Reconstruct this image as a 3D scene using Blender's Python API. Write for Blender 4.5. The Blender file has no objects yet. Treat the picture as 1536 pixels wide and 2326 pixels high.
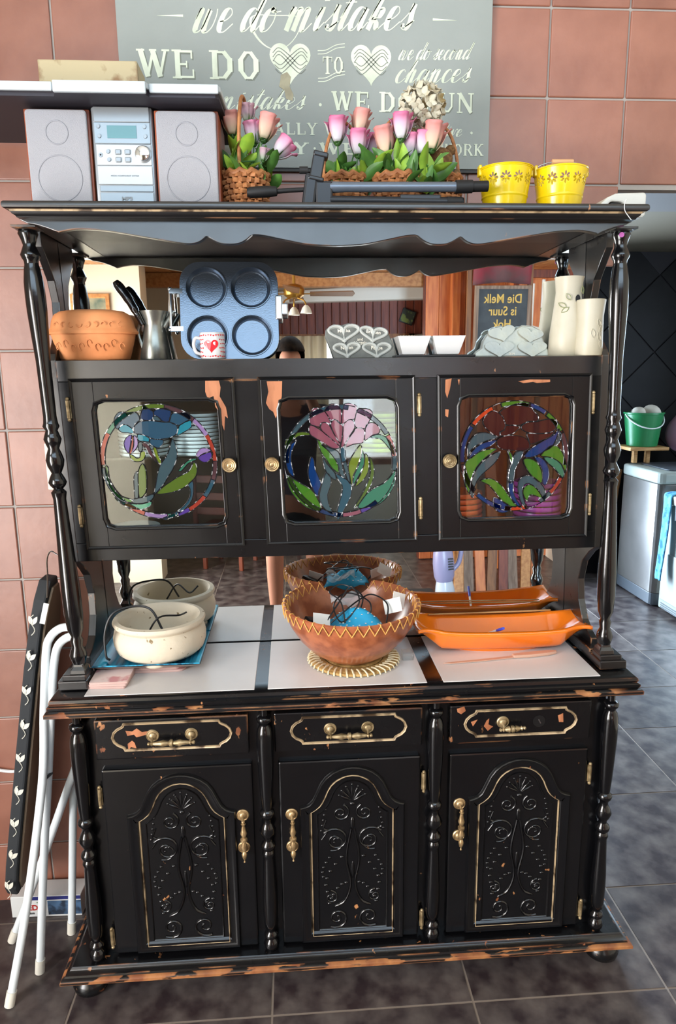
import bpy, bmesh, math, random
from math import sin, cos, pi, radians, sqrt
from mathutils import Vector, Matrix, Euler
random.seed(7)
S = bpy.context.scene
COL = S.collection
# ---------------------------------------------------------------- camera
def make_camera():
    yaw, pt, ro = .0649, .1979, -.0107
    f = Vector((sin(yaw)*cos(pt), cos(yaw)*cos(pt), -sin(pt)))
    r = Vector((cos(yaw), -sin(yaw), 0)); u = r.cross(f)
    r2 = r*cos(ro)+u*sin(ro); u2 = -r*sin(ro)+u*cos(ro)
    cd = bpy.data.cameras.new('camera'); c = bpy.data.objects.new('camera', cd); COL.objects.link(c)
    m = Matrix((r2, u2, -f)).transposed().to_4x4(); m.translation = (-.1358, -1.9711, 1.682)
    c.matrix_world = m
    cd.sensor_fit = 'HORIZONTAL'; cd.sensor_width = 36; cd.lens = 36*1553.7/1536; cd.clip_start = .02
    S.camera = c
make_camera()
# ---------------------------------------------------------------- world, daylight, exposure
W = bpy.data.worlds.new('world'); S.world = W; W.use_nodes = True
W.node_tree.nodes['Background'].inputs[0].default_value = (.55, .68, .85, 1)
W.node_tree.nodes['Background'].inputs[1].default_value = 1.0
def area(name, loc, rot, sx, sy, power, col):
    d = bpy.data.lights.new(name, 'AREA'); d.shape = 'RECTANGLE'; d.size = sx; d.size_y = sy; d.energy = power; d.color = col
    o = bpy.data.objects.new(name, d); COL.objects.link(o); o.location = loc; o.rotation_euler = rot
    return o
area('clerestory_daylight', (.1, -3.45, 3.03), (radians(86), 0, 0), 3.6, .97, 54, (.64, .83, 1))
area('back_window_daylight', (.35, -5.45, 1.45), (radians(90), 0, 0), 1.4, 1.25, 14, (1, .95, .85))
area('left_door_daylight', (-2.3, -2.6, 1.25), (0, radians(-90), 0), 2.1, 1.8, 240, (1, .97, .95))
area('scullery_window_daylight', (3.75, 1.6, 1.75), (0, radians(90), 0), 1.1, 1.5, 40, (.62, .80, 1))
area('scullery_door_daylight', (1.25, 3.85, 1.1), (radians(-90), 0, 0), .95, 2.0, 470, (.62, .80, 1))
S.view_settings.view_transform = 'Standard'; S.view_settings.look = 'None'
S.view_settings.exposure = .27; S.view_settings.gamma = 1; S.view_settings.use_curve_mapping = False
# ---------------------------------------------------------------- materials
def lin(h):
    h = h.lstrip('#'); c = [int(h[i:i+2], 16)/255 for i in (0, 2, 4)]
    return tuple(x/12.92 if x <= .04045 else ((x+.055)/1.055)**2.4 for x in c)+(1,)
MATS = {}
def M(name, col, rough=.5, metal=0, spec=.5, var=None, bump=None, coat=0, rnd=0, emit=0):
    m = bpy.data.materials.new(name); m.use_nodes = True; nt = m.node_tree; N = nt.nodes; L = nt.links
    p = N['Principled BSDF']; c = lin(col)
    p.inputs['Base Color'].default_value = c; p.inputs['Roughness'].default_value = rough
    p.inputs['Metallic'].default_value = metal; p.inputs['Specular IOR Level'].default_value = spec
    p.inputs['Coat Weight'].default_value = coat; p.inputs['Coat Roughness'].default_value = .12
    tc = None
    def coord():
        t = N.new('ShaderNodeTexCoord'); return t.outputs['Object']
    src = None
    if var:
        sc, c2, lo, hi = var[:4]; st = var[4] if len(var) > 4 else (1, 1, 1)
        mp = N.new('ShaderNodeMapping'); mp.inputs['Scale'].default_value = st; L.new(coord(), mp.inputs[0])
        n = N.new('ShaderNodeTexNoise'); n.inputs['Scale'].default_value = sc; n.inputs['Detail'].default_value = 6
        L.new(mp.outputs[0], n.inputs['Vector'])
        r = N.new('ShaderNodeMapRange'); r.inputs[1].default_value = lo; r.inputs[2].default_value = hi; L.new(n.outputs['Fac'], r.inputs[0])
        mx = N.new('ShaderNodeMix'); mx.data_type = 'RGBA'; mx.inputs[6].default_value = c; mx.inputs[7].default_value = lin(c2)
        L.new(r.outputs[0], mx.inputs[0]); src = mx.outputs[2]
    if rnd:
        oi = N.new('ShaderNodeObjectInfo'); r2 = N.new('ShaderNodeMapRange'); r2.inputs[3].default_value = 1-rnd; r2.inputs[4].default_value = 1+rnd
        L.new(oi.outputs['Random'], r2.inputs[0])
        hs = N.new('ShaderNodeHueSaturation'); hs.inputs['Color'].default_value = c
        if src: L.new(src, hs.inputs['Color'])
        L.new(r2.outputs[0], hs.inputs['Value']); src = hs.outputs[0]
    if src: L.new(src, p.inputs['Base Color'])
    if bump:
        n = N.new('ShaderNodeTexNoise'); n.inputs['Scale'].default_value = bump[0]; n.inputs['Detail'].default_value = 5
        mp = N.new('ShaderNodeMapping'); L.new(coord(), mp.inputs[0]); L.new(mp.outputs[0], n.inputs['Vector'])
        if len(bump) > 2: mp.inputs['Scale'].default_value = bump[2]
        b = N.new('ShaderNodeBump'); b.inputs['Strength'].default_value = bump[1]; b.inputs['Distance'].default_value = .004
        L.new(n.outputs['Fac'], b.inputs['Height']); L.new(b.outputs[0], p.inputs['Normal'])
    if emit:
        p.inputs['Emission Color'].default_value = c; p.inputs['Emission Strength'].default_value = emit
    MATS[name] = m
    return m
def paint(name, chips, edge, rough=.3, base='09090b', wood='b07a4c', cl=.45, st=(1, 1, .6), spec=.6):
    """black gloss paint worn through to the wood: chips scattered in patches and along edges"""
    m = bpy.data.materials.new(name); m.use_nodes = True; nt = m.node_tree; N = nt.nodes; L = nt.links; p = N['Principled BSDF']
    t = N.new('ShaderNodeTexCoord')
    def noise(sc, det=5, st=None):
        n = N.new('ShaderNodeTexNoise'); n.inputs['Scale'].default_value = sc; n.inputs['Detail'].default_value = det
        if st:
            mp = N.new('ShaderNodeMapping'); mp.inputs['Scale'].default_value = st; L.new(t.outputs['Object'], mp.inputs[0]); L.new(mp.outputs[0], n.inputs['Vector'])
        else: L.new(t.outputs['Object'], n.inputs['Vector'])
        return n.outputs['Fac']
    def rng(s, a, b):
        r = N.new('ShaderNodeMapRange'); r.inputs[1].default_value = a; r.inputs[2].default_value = b; L.new(s, r.inputs[0]); return r.outputs[0]
    def op(o, a, b):
        k = N.new('ShaderNodeMath'); k.operation = o
        for i, x in enumerate((a, b)):
            if isinstance(x, (int, float)): k.inputs[i].default_value = x
            else: L.new(x, k.inputs[i])
        return k.outputs[0]
    fac = op('MULTIPLY', rng(noise(38, 4, st), .74-chips*.16, .77-chips*.16), rng(noise(3.2, 2), cl, cl+.07))
    if edge:
        bv = N.new('ShaderNodeBevel'); bv.samples = 4; bv.inputs[0].default_value = .005
        g = N.new('ShaderNodeNewGeometry'); d = N.new('ShaderNodeVectorMath'); d.operation = 'DOT_PRODUCT'
        L.new(bv.outputs[0], d.inputs[0]); L.new(g.outputs['Normal'], d.inputs[1])
        em = rng(d.outputs['Value'], .985, .90)
        fac = op('MAXIMUM', fac, op('MULTIPLY', em, rng(noise(22, 6, (.35, 1, 1)), .60-edge*.2, .66-edge*.2)))
    mx = N.new('ShaderNodeMix'); mx.data_type = 'RGBA'
    mx.inputs[6].default_value = lin(base); mx.inputs[7].default_value = lin(wood)
    w = N.new('ShaderNodeMix'); w.data_type = 'RGBA'; w.inputs[6].default_value = lin(wood); w.inputs[7].default_value = lin('7a4424')
    L.new(rng(noise(14), .4, .6), w.inputs[0]); L.new(w.outputs[2], mx.inputs[7])
    L.new(fac, mx.inputs[0]); L.new(mx.outputs[2], p.inputs['Base Color'])
    rr = op('ADD', op('MULTIPLY', noise(9), .16), rough-.08); L.new(op('ADD', rr, op('MULTIPLY', fac, .3)), p.inputs['Roughness'])
    b = N.new('ShaderNodeBump'); b.inputs['Strength'].default_value = .05; b.inputs['Distance'].default_value = .003; p.inputs['Specular IOR Level'].default_value = spec
    L.new(noise(60, 3, (.25, .25, 1)), b.inputs['Height']); L.new(b.outputs[0], p.inputs['Normal'])
    MATS[name] = m; return m
def glassmat(name, col, gloss=.1, body=0, tint=None):
    """thin sheet glass: clear or tinted transmission plus a mirror-like surface reflection"""
    m = bpy.data.materials.new(name); m.use_nodes = True; nt = m.node_tree; N = nt.nodes; L = nt.links
    N.remove(N['Principled BSDF']); out = N['Material Output']
    tr = N.new('ShaderNodeBsdfTransparent'); tr.inputs[0].default_value = lin(tint or col)
    gl = N.new('ShaderNodeBsdfGlossy'); gl.inputs['Roughness'].default_value = .02; gl.inputs[0].default_value = (1, 1, 1, 1)
    fr = N.new('ShaderNodeFresnel'); geo = N.new('ShaderNodeNewGeometry'); io = N.new('ShaderNodeMapRange')   # thin sheet: no total internal reflection at its rear face
    io.inputs[3].default_value = 1.5; io.inputs[4].default_value = 1/1.5; L.new(geo.outputs['Backfacing'], io.inputs[0]); L.new(io.outputs[0], fr.inputs[0])
    mx = N.new('ShaderNodeMixShader'); ad = N.new('ShaderNodeMath'); ad.operation = 'ADD'; ad.inputs[1].default_value = gloss; ad.use_clamp = True
    L.new(fr.outputs[0], ad.inputs[0]); L.new(ad.outputs[0], mx.inputs[0])
    base = tr.outputs[0]
    if body:
        df = N.new('ShaderNodeBsdfDiffuse'); df.inputs[0].default_value = lin(col)
        m2 = N.new('ShaderNodeMixShader'); m2.inputs[0].default_value = body; L.new(tr.outputs[0], m2.inputs[1]); L.new(df.outputs[0], m2.inputs[2]); base = m2.outputs[0]
    L.new(base, mx.inputs[1]); L.new(gl.outputs[0], mx.inputs[2]); L.new(mx.outputs[0], out.inputs[0])
    MATS[name] = m; return m
def gradmat(name, cols, z0, z1, rough=.6, noise=.0):
    """colour that runs along the object's own z axis (dyed petals)"""
    m = bpy.data.materials.new(name); m.use_nodes = True; nt = m.node_tree; N = nt.nodes; L = nt.links; p = N['Principled BSDF']
    t = N.new('ShaderNodeTexCoord'); s = N.new('ShaderNodeSeparateXYZ'); L.new(t.outputs['Object'], s.inputs[0])
    r = N.new('ShaderNodeMapRange'); r.inputs[1].default_value = z0; r.inputs[2].default_value = z1; L.new(s.outputs[2], r.inputs[0])
    cr = N.new('ShaderNodeValToRGB'); e = cr.color_ramp.elements
    e[0].position = 0; e[0].color = lin(cols[0]); e[1].position = 1; e[1].color = lin(cols[-1])
    for i, c in enumerate(cols[1:-1]):
        k = e.new((i+1)/(len(cols)-1)); k.color = lin(c)
    L.new(r.outputs[0], cr.inputs[0]); L.new(cr.outputs[0], p.inputs['Base Color']); p.inputs['Roughness'].default_value = rough
    MATS[name] = m; return m
def stripemat(name, c1, c2, scale, rough=.3):
    m = bpy.data.materials.new(name); m.use_nodes = True; nt = m.node_tree; N = nt.nodes; L = nt.links; p = N['Principled BSDF']
    t = N.new('ShaderNodeTexCoord'); mp = N.new('ShaderNodeMapping'); mp.inputs['Scale'].default_value = scale; L.new(t.outputs['Object'], mp.inputs[0])
    n = N.new('ShaderNodeTexNoise'); n.inputs['Scale'].default_value = 1; n.inputs['Detail'].default_value = 4; L.new(mp.outputs[0], n.inputs['Vector'])
    cr = N.new('ShaderNodeValToRGB'); cr.color_ramp.elements[0].position = .38; cr.color_ramp.elements[1].position = .62
    cr.color_ramp.elements[0].color = lin(c1); cr.color_ramp.elements[1].color = lin(c2)
    L.new(n.outputs['Fac'], cr.inputs[0]); L.new(cr.outputs[0], p.inputs['Base Color']); p.inputs['Roughness'].default_value = rough
    MATS[name] = m; return m
paint('black_paint', .15, 0, .24); paint('black_worn', .55, .35, .26); paint('black_edge', 1.05, 1.0, .34, cl=.40, st=(.35, 1, 1)); paint('plinth_edge', 1.55, 1.2, .4, wood='a9703f', cl=.30, st=(.3, 1, 1)); paint('black_gloss', .05, 0, .16); paint('black_upper', .06, .03, .30, spec=1.0); paint('black_door', .08, .03, .30, spec=.42)
M('black_in', '0c0b0c', .45)
M('wall_tile', '9c6550', .42, spec=.9, var=(7, '86503c', .35, .7), bump=(40, .12), rnd=.07)
M('grout', 'a8a29c', .85); M('floor_grout', '7a6e64', .8)
M('floor_tile', '2e2527', .34, var=(11, '625a56', .38, .72), bump=(14, .3), rnd=.12)
M('plaster', 'd9cdb8', .8, bump=(30, .1)); M('plaster_white', 'e4e0d4', .8); M('cream_wall', 'd8cfb8', .75)
M('dark_tile', '0f0e11', .5, spec=.25, var=(6, '151417', .4, .6)); M('dark_grout', '26242a', .7)
M('pine', 'b9814a', .5, var=(4, '9c6433', .4, .65, (9, .6, 9)), rnd=.1); M('pine_dark', '8c5a31', .55, var=(5, '6f4323', .4, .6, (9, 9, .8)), rnd=.12)
M('redwood', '74351f', .5, var=(6, '5a2516', .4, .6, (8, 8, .7)), rnd=.15); M('orangewood_and_lit', 'c8763f', .5, var=(5, 'a8542b', .4, .65, (7, 7, .7)), rnd=.1)  # the orange serves orange timber and the partition planks painted as warmly lit
M('white_plastic', 'e9ebea', .35); M('white_tube', 'dfe6e8', .3); M('rubber_cream', 'd9d5c8', .6); M('black_plastic', '16171a', .35); M('black_rubber', '101012', .6)
M('brass', 'c4a67a', .36, .7, var=(60, '8d7350', .4, .65)); M('brass_old', 'b8a27c', .42, .65, var=(60, '7d6a4a', .4, .65)); M('gilt', 'b39c7a', .45, .15, var=(22, '4a3826', .48, .62)); M('steel', 'b9bcc0', .25, .9); M('chrome', 'dfe2e6', .12, 1)
M('counter_tile', 'd9d6d4', .36, var=(3, 'cfccca', .4, .6)); M('scullery_ceiling', '4d4434', .8); M('lintel_brown', '40362f', .7)
# ---------------------------------------------------------------- mesh helpers
class MB:
    def __init__(s): s.v = []; s.f = []
    def add(s, v, f):
        o = len(s.v); s.v += [tuple(a) for a in v]; s.f += [tuple(i+o for i in a) for a in f]; return s
    def box(s, x0, x1, y0, y1, z0, z1):
        v = [(x, y, z) for x in (x0, x1) for y in (y0, y1) for z in (z0, z1)]
        return s.add(v, [(0, 1, 3, 2), (4, 6, 7, 5), (0, 4, 5, 1), (2, 3, 7, 6), (0, 2, 6, 4), (1, 5, 7, 3)])
    def obox(s, c, size, rot=(0, 0, 0)):
        R = Euler(rot).to_matrix(); c = Vector(c); a, b, d = [q/2 for q in size]
        v = [c+R@Vector((x, y, z)) for x in (-a, a) for y in (-b, b) for z in (-d, d)]
        return s.add(v, [(0, 1, 3, 2), (4, 6, 7, 5), (0, 4, 5, 1), (2, 3, 7, 6), (0, 2, 6, 4), (1, 5, 7, 3)])
    def bar(s, a, b, w, t, up=(0, 0, 1)):
        a = Vector(a); b = Vector(b); d = (b-a).normalized(); x = d.cross(Vector(up)).normalized(); y = x.cross(d)
        v = [p+x*i*w/2+y*j*t/2 for p in (a, b) for i, j in ((-1, -1), (1, -1), (1, 1), (-1, 1))]
        return s.add(v, [(3, 2, 1, 0), (4, 5, 6, 7)]+[(i, (i+1) % 4, 4+(i+1) % 4, 4+i) for i in range(4)])
    def prism(s, P, a, b, ax='y', M4=None):
        n = len(P)
        mk = {'y': lambda p, k: (p[0], k, p[1]), 'z': lambda p, k: (p[0], p[1], k), 'x': lambda p, k: (k, p[0], p[1])}[ax]
        v = [mk(p, k) for k in (a, b) for p in P]
        if M4: v = [M4@Vector(q) for q in v]
        return s.add(v, [tuple(range(n)), tuple(range(2*n-1, n-1, -1))]+[(i, i+n, (i+1) % n+n, (i+1) % n) for i in range(n)])
    def lathe(s, prof, n=24, c=(0, 0, 0), ax='z', sx=1, sy=1, M4=None, sq=0, cap=True):
        v = []; f = []
        for r, z in prof:
            for i in range(n):
                a = 2*pi*i/n; k = 1
                if sq: k = 1/((abs(cos(a))**sq+abs(sin(a))**sq)**(1/sq))
                x, y = r*k*cos(a)*sx, r*k*sin(a)*sy
                q = {'z': (x, y, z), 'y': (x, z, y), 'x': (z, x, y)}[ax]
                v.append(Vector(q)+Vector(c))
        if M4: v = [M4@q for q in v]
        m = len(prof)
        for j in range(m-1):
            for i in range(n): f.append((j*n+i, j*n+(i+1) % n, (j+1)*n+(i+1) % n, (j+1)*n+i))
        if cap and prof[0][0] > 1e-6: f.append(tuple(range(n-1, -1, -1)))
        if cap and prof[-1][0] > 1e-6: f.append(tuple((m-1)*n+i for i in range(n)))
        return s.add(v, f)
    def tube(s, P, r, n=8, closed=False, flat=1):
        P = [Vector(p) for p in P]; m = len(P); R = r if isinstance(r, (list, tuple)) else [r]*m
        v = []; f = []; prev = None
        for i in range(m):
            a = P[(i-1) % m] if closed or i else P[i]; b = P[(i+1) % m] if closed or i < m-1 else P[i]
            t = (b-a)
            if t.length < 1e-9: t = Vector((0, 0, 1))
            t.normalize()
            if prev is None:
                u = Vector((0, 0, 1)) if abs(t.z) < .9 else Vector((1, 0, 0)); x = t.cross(u).normalized()
            else:
                x = prev-t*prev.dot(t)
                if x.length < 1e-6: x = t.orthogonal()
                x.normalize()
            prev = x; y = t.cross(x)
            for k in range(n):
                q = 2*pi*k/n; v.append(P[i]+(x*cos(q)+y*sin(q)*flat)*R[i])
        for i in range(m if closed else m-1):
            j = (i+1) % m
            for k in range(n): f.append((i*n+k, i*n+(k+1) % n, j*n+(k+1) % n, j*n+k))
        if not closed: f += [tuple(range(n-1, -1, -1)), tuple((m-1)*n+k for k in range(n))]
        return s.add(v, f)
    def ell(s, c, r, nu=12, nv=8, M4=None):
        if not isinstance(r, (tuple, list)): r = (r, r, r)
        v = [(0, 0, -1)]+[(cos(2*pi*i/nu)*sin(pi*j/nv), sin(2*pi*i/nu)*sin(pi*j/nv), -cos(pi*j/nv)) for j in range(1, nv) for i in range(nu)]+[(0, 0, 1)]
        f = [(0, 1+(i+1) % nu, 1+i) for i in range(nu)]
        for j in range(nv-2):
            for i in range(nu): f.append((1+j*nu+i, 1+j*nu+(i+1) % nu, 1+(j+1)*nu+(i+1) % nu, 1+(j+1)*nu+i))
        b = 1+(nv-2)*nu; f += [(b+i, b+(i+1) % nu, len(v)-1) for i in range(nu)]
        v = [Vector((q[0]*r[0], q[1]*r[1], q[2]*r[2])) for q in v]
        v = [(M4@q if M4 else q)+Vector(c) for q in v]
        return s.add(v, f)
    def sweep(s, path, prof, closed, fn):
        """profile (offset to the left of the path, depth) swept with mitred corners along a 2-D path; fn maps (u, v, depth) to 3-D"""
        P = [Vector(p) for p in path]; m = len(P); k = len(prof); v = []; f = []
        for i in range(m):
            d0 = (P[i]-P[i-1]) if (closed or i) else (P[1]-P[0]); d1 = (P[(i+1) % m]-P[i]) if (closed or i < m-1) else d0
            d0 = d0.normalized(); d1 = d1.normalized(); n0 = Vector((-d0.y, d0.x)); n1 = Vector((-d1.y, d1.x)); n = n0+n1
            n = n.normalized() if n.length > 1e-6 else n0
            n = n/max(.35, n.dot(n0))
            for o, d in prof: q = P[i]+n*o; v.append(fn(q.x, q.y, d))
        for i in range(m if closed else m-1):
            j = (i+1) % m
            for a in range(k-1): f.append((i*k+a, i*k+a+1, j*k+a+1, j*k+a))
        return s.add(v, f)
    def grid(s, nu, nv, fn, closeu=False):
        v = [fn(i/(nu if closeu else nu-1), j/(nv-1)) for j in range(nv) for i in range(nu)]
        f = []
        for j in range(nv-1):
            for i in range(nu if closeu else nu-1): f.append((j*nu+i, j*nu+(i+1) % nu, (j+1)*nu+(i+1) % nu, (j+1)*nu+i))
        return s.add(v, f)
    def mesh(s, name, bevel=0, smooth=38, seg=2):
        me = bpy.data.meshes.new(name); me.from_pydata([tuple(q) for q in s.v], [], s.f)
        bm = bmesh.new(); bm.from_mesh(me)
        bmesh.ops.recalc_face_normals(bm, faces=bm.faces[:])
        if bevel:
            e = [q for q in bm.edges if len(q.link_faces) == 2 and q.calc_face_angle() > .5]
            bmesh.ops.bevel(bm, geom=e, offset=bevel, segments=seg, profile=.5, affect='EDGES', clamp_overlap=True)
        bm.to_mesh(me); bm.free()
        if smooth:
            for q in me.polygons: q.use_smooth = True
            me.set_sharp_from_angle(angle=radians(min(smooth, 15) if bevel else smooth))
        return me
    def build(s, name, mat, parent=None, bevel=0, smooth=38, seg=2, solid=0, sub=0):
        return link(name, s.mesh(name, bevel, smooth, seg), mat, parent, solid, sub)
def link(name, me, mat, parent=None, solid=0, sub=0):
    o = bpy.data.objects.new(name, me); COL.objects.link(o)
    if mat and not me.materials: me.materials.append(MATS[mat] if isinstance(mat, str) else mat)
    if parent is not None: o.parent = parent
    if solid:
        q = o.modifiers.new('solid', 'SOLIDIFY'); q.thickness = solid; q.offset = 0
    if sub:
        q = o.modifiers.new('sub', 'SUBSURF'); q.levels = sub; q.render_levels = sub
    return o
ZC = .891
LEAN = -.0269   # the hutch stands slightly racked to the left: x shift per metre of height
def lean(x, z): return x+LEAN*(z-ZC)
def tag(o, label, cat, group=None):
    o['label'] = label; o['category'] = cat
    if group: o['group'] = group
    return o
def place(o, loc, rot=(0, 0, 0), hutch=False):
    m = Matrix.Translation(loc)@Euler(rot).to_matrix().to_4x4()
    if hutch: m.translation.x = lean(loc[0], loc[2])
    o.matrix_world = m
    return o
def thing(name, label, cat, loc=(0, 0, 0), rot=(0, 0, 0), group=None, hutch=False):
    o = bpy.data.objects.new(name, None); COL.objects.link(o); o.empty_display_size = .05
    place(o, loc, rot, hutch); return tag(o, label, cat, group)
def struct(o): o['kind'] = 'structure'; return o
def copytree(o, parent=None):
    c = o.copy(); COL.objects.link(c); c.parent = parent
    for ch in o.children: copytree(ch, c)
    return c
def text(s, size, mat, parent, loc, shear=0, bold=0, align='CENTER', rot=(pi/2, 0, 0), depth=.0004, sp=1.0, sx=1, name='lettering'):
    cu = bpy.data.curves.new('t', 'FONT'); cu.body = s; cu.size = size; cu.align_x = align; cu.align_y = 'CENTER'; cu.shear = shear; cu.offset = bold; cu.extrude = depth; cu.space_character = sp; cu.resolution_u = 4
    t = bpy.data.objects.new('t', cu); COL.objects.link(t)
    bpy.context.view_layer.update()
    me = bpy.data.meshes.new_from_object(t.evaluated_get(bpy.context.evaluated_depsgraph_get()))
    bpy.data.objects.remove(t); bpy.data.curves.remove(cu); me.materials.clear()
    o = link(name, me, mat, parent); o.location = loc; o.rotation_euler = rot; o.scale = (sx, 1, 1)
    return o
def spline(P, n=8, closed=False):
    P = [Vector(p) for p in P]; m = len(P); out = []
    for i in range(m if closed else m-1):
        a = P[(i-1) % m] if closed or i else P[0]*2-P[1]; b = P[i]; c = P[(i+1) % m]; d = P[(i+2) % m] if closed or i < m-2 else P[-1]*2-P[-2]
        for k in range(n):
            t = k/n; out.append(.5*((2*b)+(c-a)*t+(2*a-5*b+4*c-d)*t*t+(3*b-3*c+d-a)*t**3))
    if not closed: out.append(P[-1])
    return out
XZ = lambda y0: (lambda u, v, d: (u, y0-d, v))
def ribbon(P, w, y, ang=.9, thin=.18):
    """broad-nib pen stroke in the xz plane"""
    L_ = []; R_ = []; m = len(P)
    for i in range(m):
        a = P[max(0, i-1)]; b = P[min(m-1, i+1)]; t = (b-a); t = t.normalized() if t.length > 1e-9 else Vector((1, 0))
        k = max(thin, -t.y*.95+t.x*.0) if t.y < 0 else thin
        n = Vector((-t.y, t.x)); h = n*w*k/2
        L_.append(P[i]+h); R_.append(P[i]-h)
    v = [(q.x, y, q.y) for q in L_]+[(q.x, y, q.y) for q in R_]
    f = []
    for i in range(m-1):
        for t in ((i, i+1, m+i+1), (i, m+i+1, m+i)):
            a, b, c = (Vector(v[k]) for k in t)
            if (b-a).cross(c-a).length > 1e-9: f.append(t)
    return v, f
# ---------------------------------------------------------------- the room
def tiles_box(w, h, d, bev):
    return MB().box(-w/2, w/2, -d/2, d/2, -h/2, h/2).mesh('tile', bev, 40)
def build_room():
    # back wall with wall tiles, opening to the scullery on the right
    w = struct(MB().box(-2.02, .74, .06, .285, 0, 3.65).box(.74, 3.5, .06, .285, 2.19, 3.65).build('wall_front', 'grout'))
    me = tiles_box(.2145, .2165, .008, .003); i = 0
    for cx in range(-12, 13):
        for rz in range(-4, 13):
            x = .586+.22*cx+.11; z = 2.645-.222*rz+.111-.222
            if x < -1.95 or x > 2.15 or z < .02 or z > 3.6: continue
            if -.6 < x < .74 and z < 1.95: continue
            if x > .74 and z < 2.2: continue
            o = link('tile', me, 'wall_tile', w); o.location = (x, .0585, z)
    struct(MB().box(.74, 3.5, .285, .29, 2.19, 2.6).build('trim_1', 'scullery_ceiling')); struct(MB().box(.742, 2.2, .062, .284, 2.182, 2.1895).build('trim_5', 'lintel_brown'))
    # floor
    fl = struct(MB().box(-2.4, 3.8, -5.6, 3.7, -.12, -.0015).build('floor', 'floor_grout'))
    xs = [.32+.5475*k for k in range(-5, 7)]; ys = [-.43-.5*k for k in range(10, 0, -1)]+[-.43, -.049, .446, .945, 1.366, 1.85, 2.35, 2.85, 3.35, 3.7]
    cache = {}
    for j in range(len(ys)-1):
        for k in range(len(xs)-1):
            w_, d_ = xs[k+1]-xs[k]-.007, ys[j+1]-ys[j]-.007; key = (round(w_, 3), round(d_, 3))
            if key not in cache: cache[key] = MB().box(-w_/2, w_/2, -d_/2, d_/2, -.01, 0).mesh('tile', 0, 0)
            o = link('tile', cache[key], 'floor_tile', fl); o.location = ((xs[k]+xs[k+1])/2, (ys[j]+ys[j+1])/2, 0)
    # main room: low pine board ceiling at the rear, a higher one in front with a clerestory window in the step between
    ce = struct(MB().prism([(-5.35, 2.605), (-3.35, 2.502), (-3.35, 2.54), (-5.35, 2.645)], -2.05, 2.4, 'x').build('ceiling', 'pine_dark'))
    pk = MB().box(-.048, .048, -1.0, 1.0, -.014, 0).mesh('plank', .003, 40, 1)
    for k in range(43):
        o = link('plank', pk, 'pine', ce); o.location = (-2.0+.1*k+.05, -4.35, 2.553); o.rotation_euler = (-.0514, 0, 0)
    struct(MB().box(-2.15, 2.4, -3.3, .285, 3.6, 3.7).build('ceiling_high', 'plaster_white'))
    struct(MB().box(-2.0, 2.2, -4.35, -4.25, 2.42, 2.53).build('trim_2', 'pine'))
    struct(MB().box(-2.15, -1.72, -3.34, -3.28, 2.5, 3.6).box(1.92, 2.4, -3.34, -3.28, 2.5, 3.6).build('wall_clerestory', 'plaster_white'))
    wc = MB().box(-1.72, 1.92, -3.34, -3.28, 2.49, 2.54).box(-1.72, 1.92, -3.34, -3.28, 3.52, 3.6)
    for x in (-1.72, -.8, .1, 1.0, 1.88): wc.box(x, x+.04, -3.34, -3.28, 2.54, 3.52)
    struct(wc.build('window_3', 'white_plastic'))
    struct(MB().box(-2.15, -2.02, -5.3, -3.7, 0, 3.65).box(-2.15, -2.02, -1.5, .285, 0, 3.65).box(-2.15, -2.02, -3.7, -1.5, 2.3, 3.65).box(-2.15, -2.02, -3.7, -1.5, 0, .12).build('wall_left', 'plaster'))
    d = struct(MB().box(-2.12, -2.05, -3.7, -3.62, .12, 2.3).box(-2.12, -2.05, -1.58, -1.5, .12, 2.3).box(-2.12, -2.05, -2.65, -2.57, .12, 2.3).box(-2.12, -2.05, -3.62, -1.58, 2.22, 2.3).box(-2.12, -2.05, -3.62, -1.58, .12, .2).build('door_1', 'pine_dark'))
    # sliding lattice grille across the side door
    g = MB()
    for k in range(-14, 15):
        for sg in (1, -1):
            a = -2.6+k*.13; z0, z1 = .2, 2.22
            y0, y1 = a, a+sg*1.1
            pa, pb = (y0, z0), (y1, z1)
            def clip(p, q):
                out = []
                t0, t1 = 0, 1; dy = q[0]-p[0]
                for lim, s_ in ((-3.62, 1), (-2.65, -1)):
                    if abs(dy) < 1e-6: continue
                    t = (lim-p[0])/dy
                    if (dy > 0) == (s_ > 0): t0 = max(t0, t)
                    else: t1 = min(t1, t)
                return (t0, t1) if t1 > t0 else None
            c = clip(pa, pb)
            if c:
                P_ = lambda t: (-2.045, pa[0]+(pb[0]-pa[0])*t, pa[1]+(pb[1]-pa[1])*t)
                g.bar(P_(c[0]), P_(c[1]), .016, .004, (1, 0, 0))
    tag(g.build('security_grille', 'white_plastic'), 'white diamond lattice security grille across the side doorway', 'grille')
    wb = struct(MB().box(-2.15, -.4, -5.35, -5.2, 0, 2.75).box(1.1, 2.4, -5.35, -5.2, 0, 2.6).box(-.4, 1.1, -5.35, -5.2, 2.08, 2.6).box(-.4, 1.1, -5.35, -5.2, 0, .8).build('wall_rear', 'cream_wall'))
    sl = MB().box(-.0395, .0395, -.008, .008, -.165, .165).mesh('slat', .004, 40, 1)
    for k in range(26):
        o = link('slat', sl, 'redwood', wb); o.location = (-.42+.082*k, -5.185, 2.24)
    bm_ = MB().prism([(-.5, 2.36), (1.22, 2.40), (1.24, 2.56), (-.5, 2.46)], -5.2, -5.06); struct(bm_.build('trim_4', 'plaster_white', None, .02, 40))
    wn = struct(MB().box(-.4, -.35, -5.3, -5.17, .8, 2.08).box(1.05, 1.1, -5.3, -5.17, .8, 2.08).box(-.4, 1.1, -5.3, -5.17, 2.03, 2.08).box(-.4, 1.1, -5.3, -5.17, .8, .86).box(.33, .37, -5.28, -5.2, .86, 2.03).build('window_1', 'pine_dark'))
    glassmat('pane', 'ffffff', .02)
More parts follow.
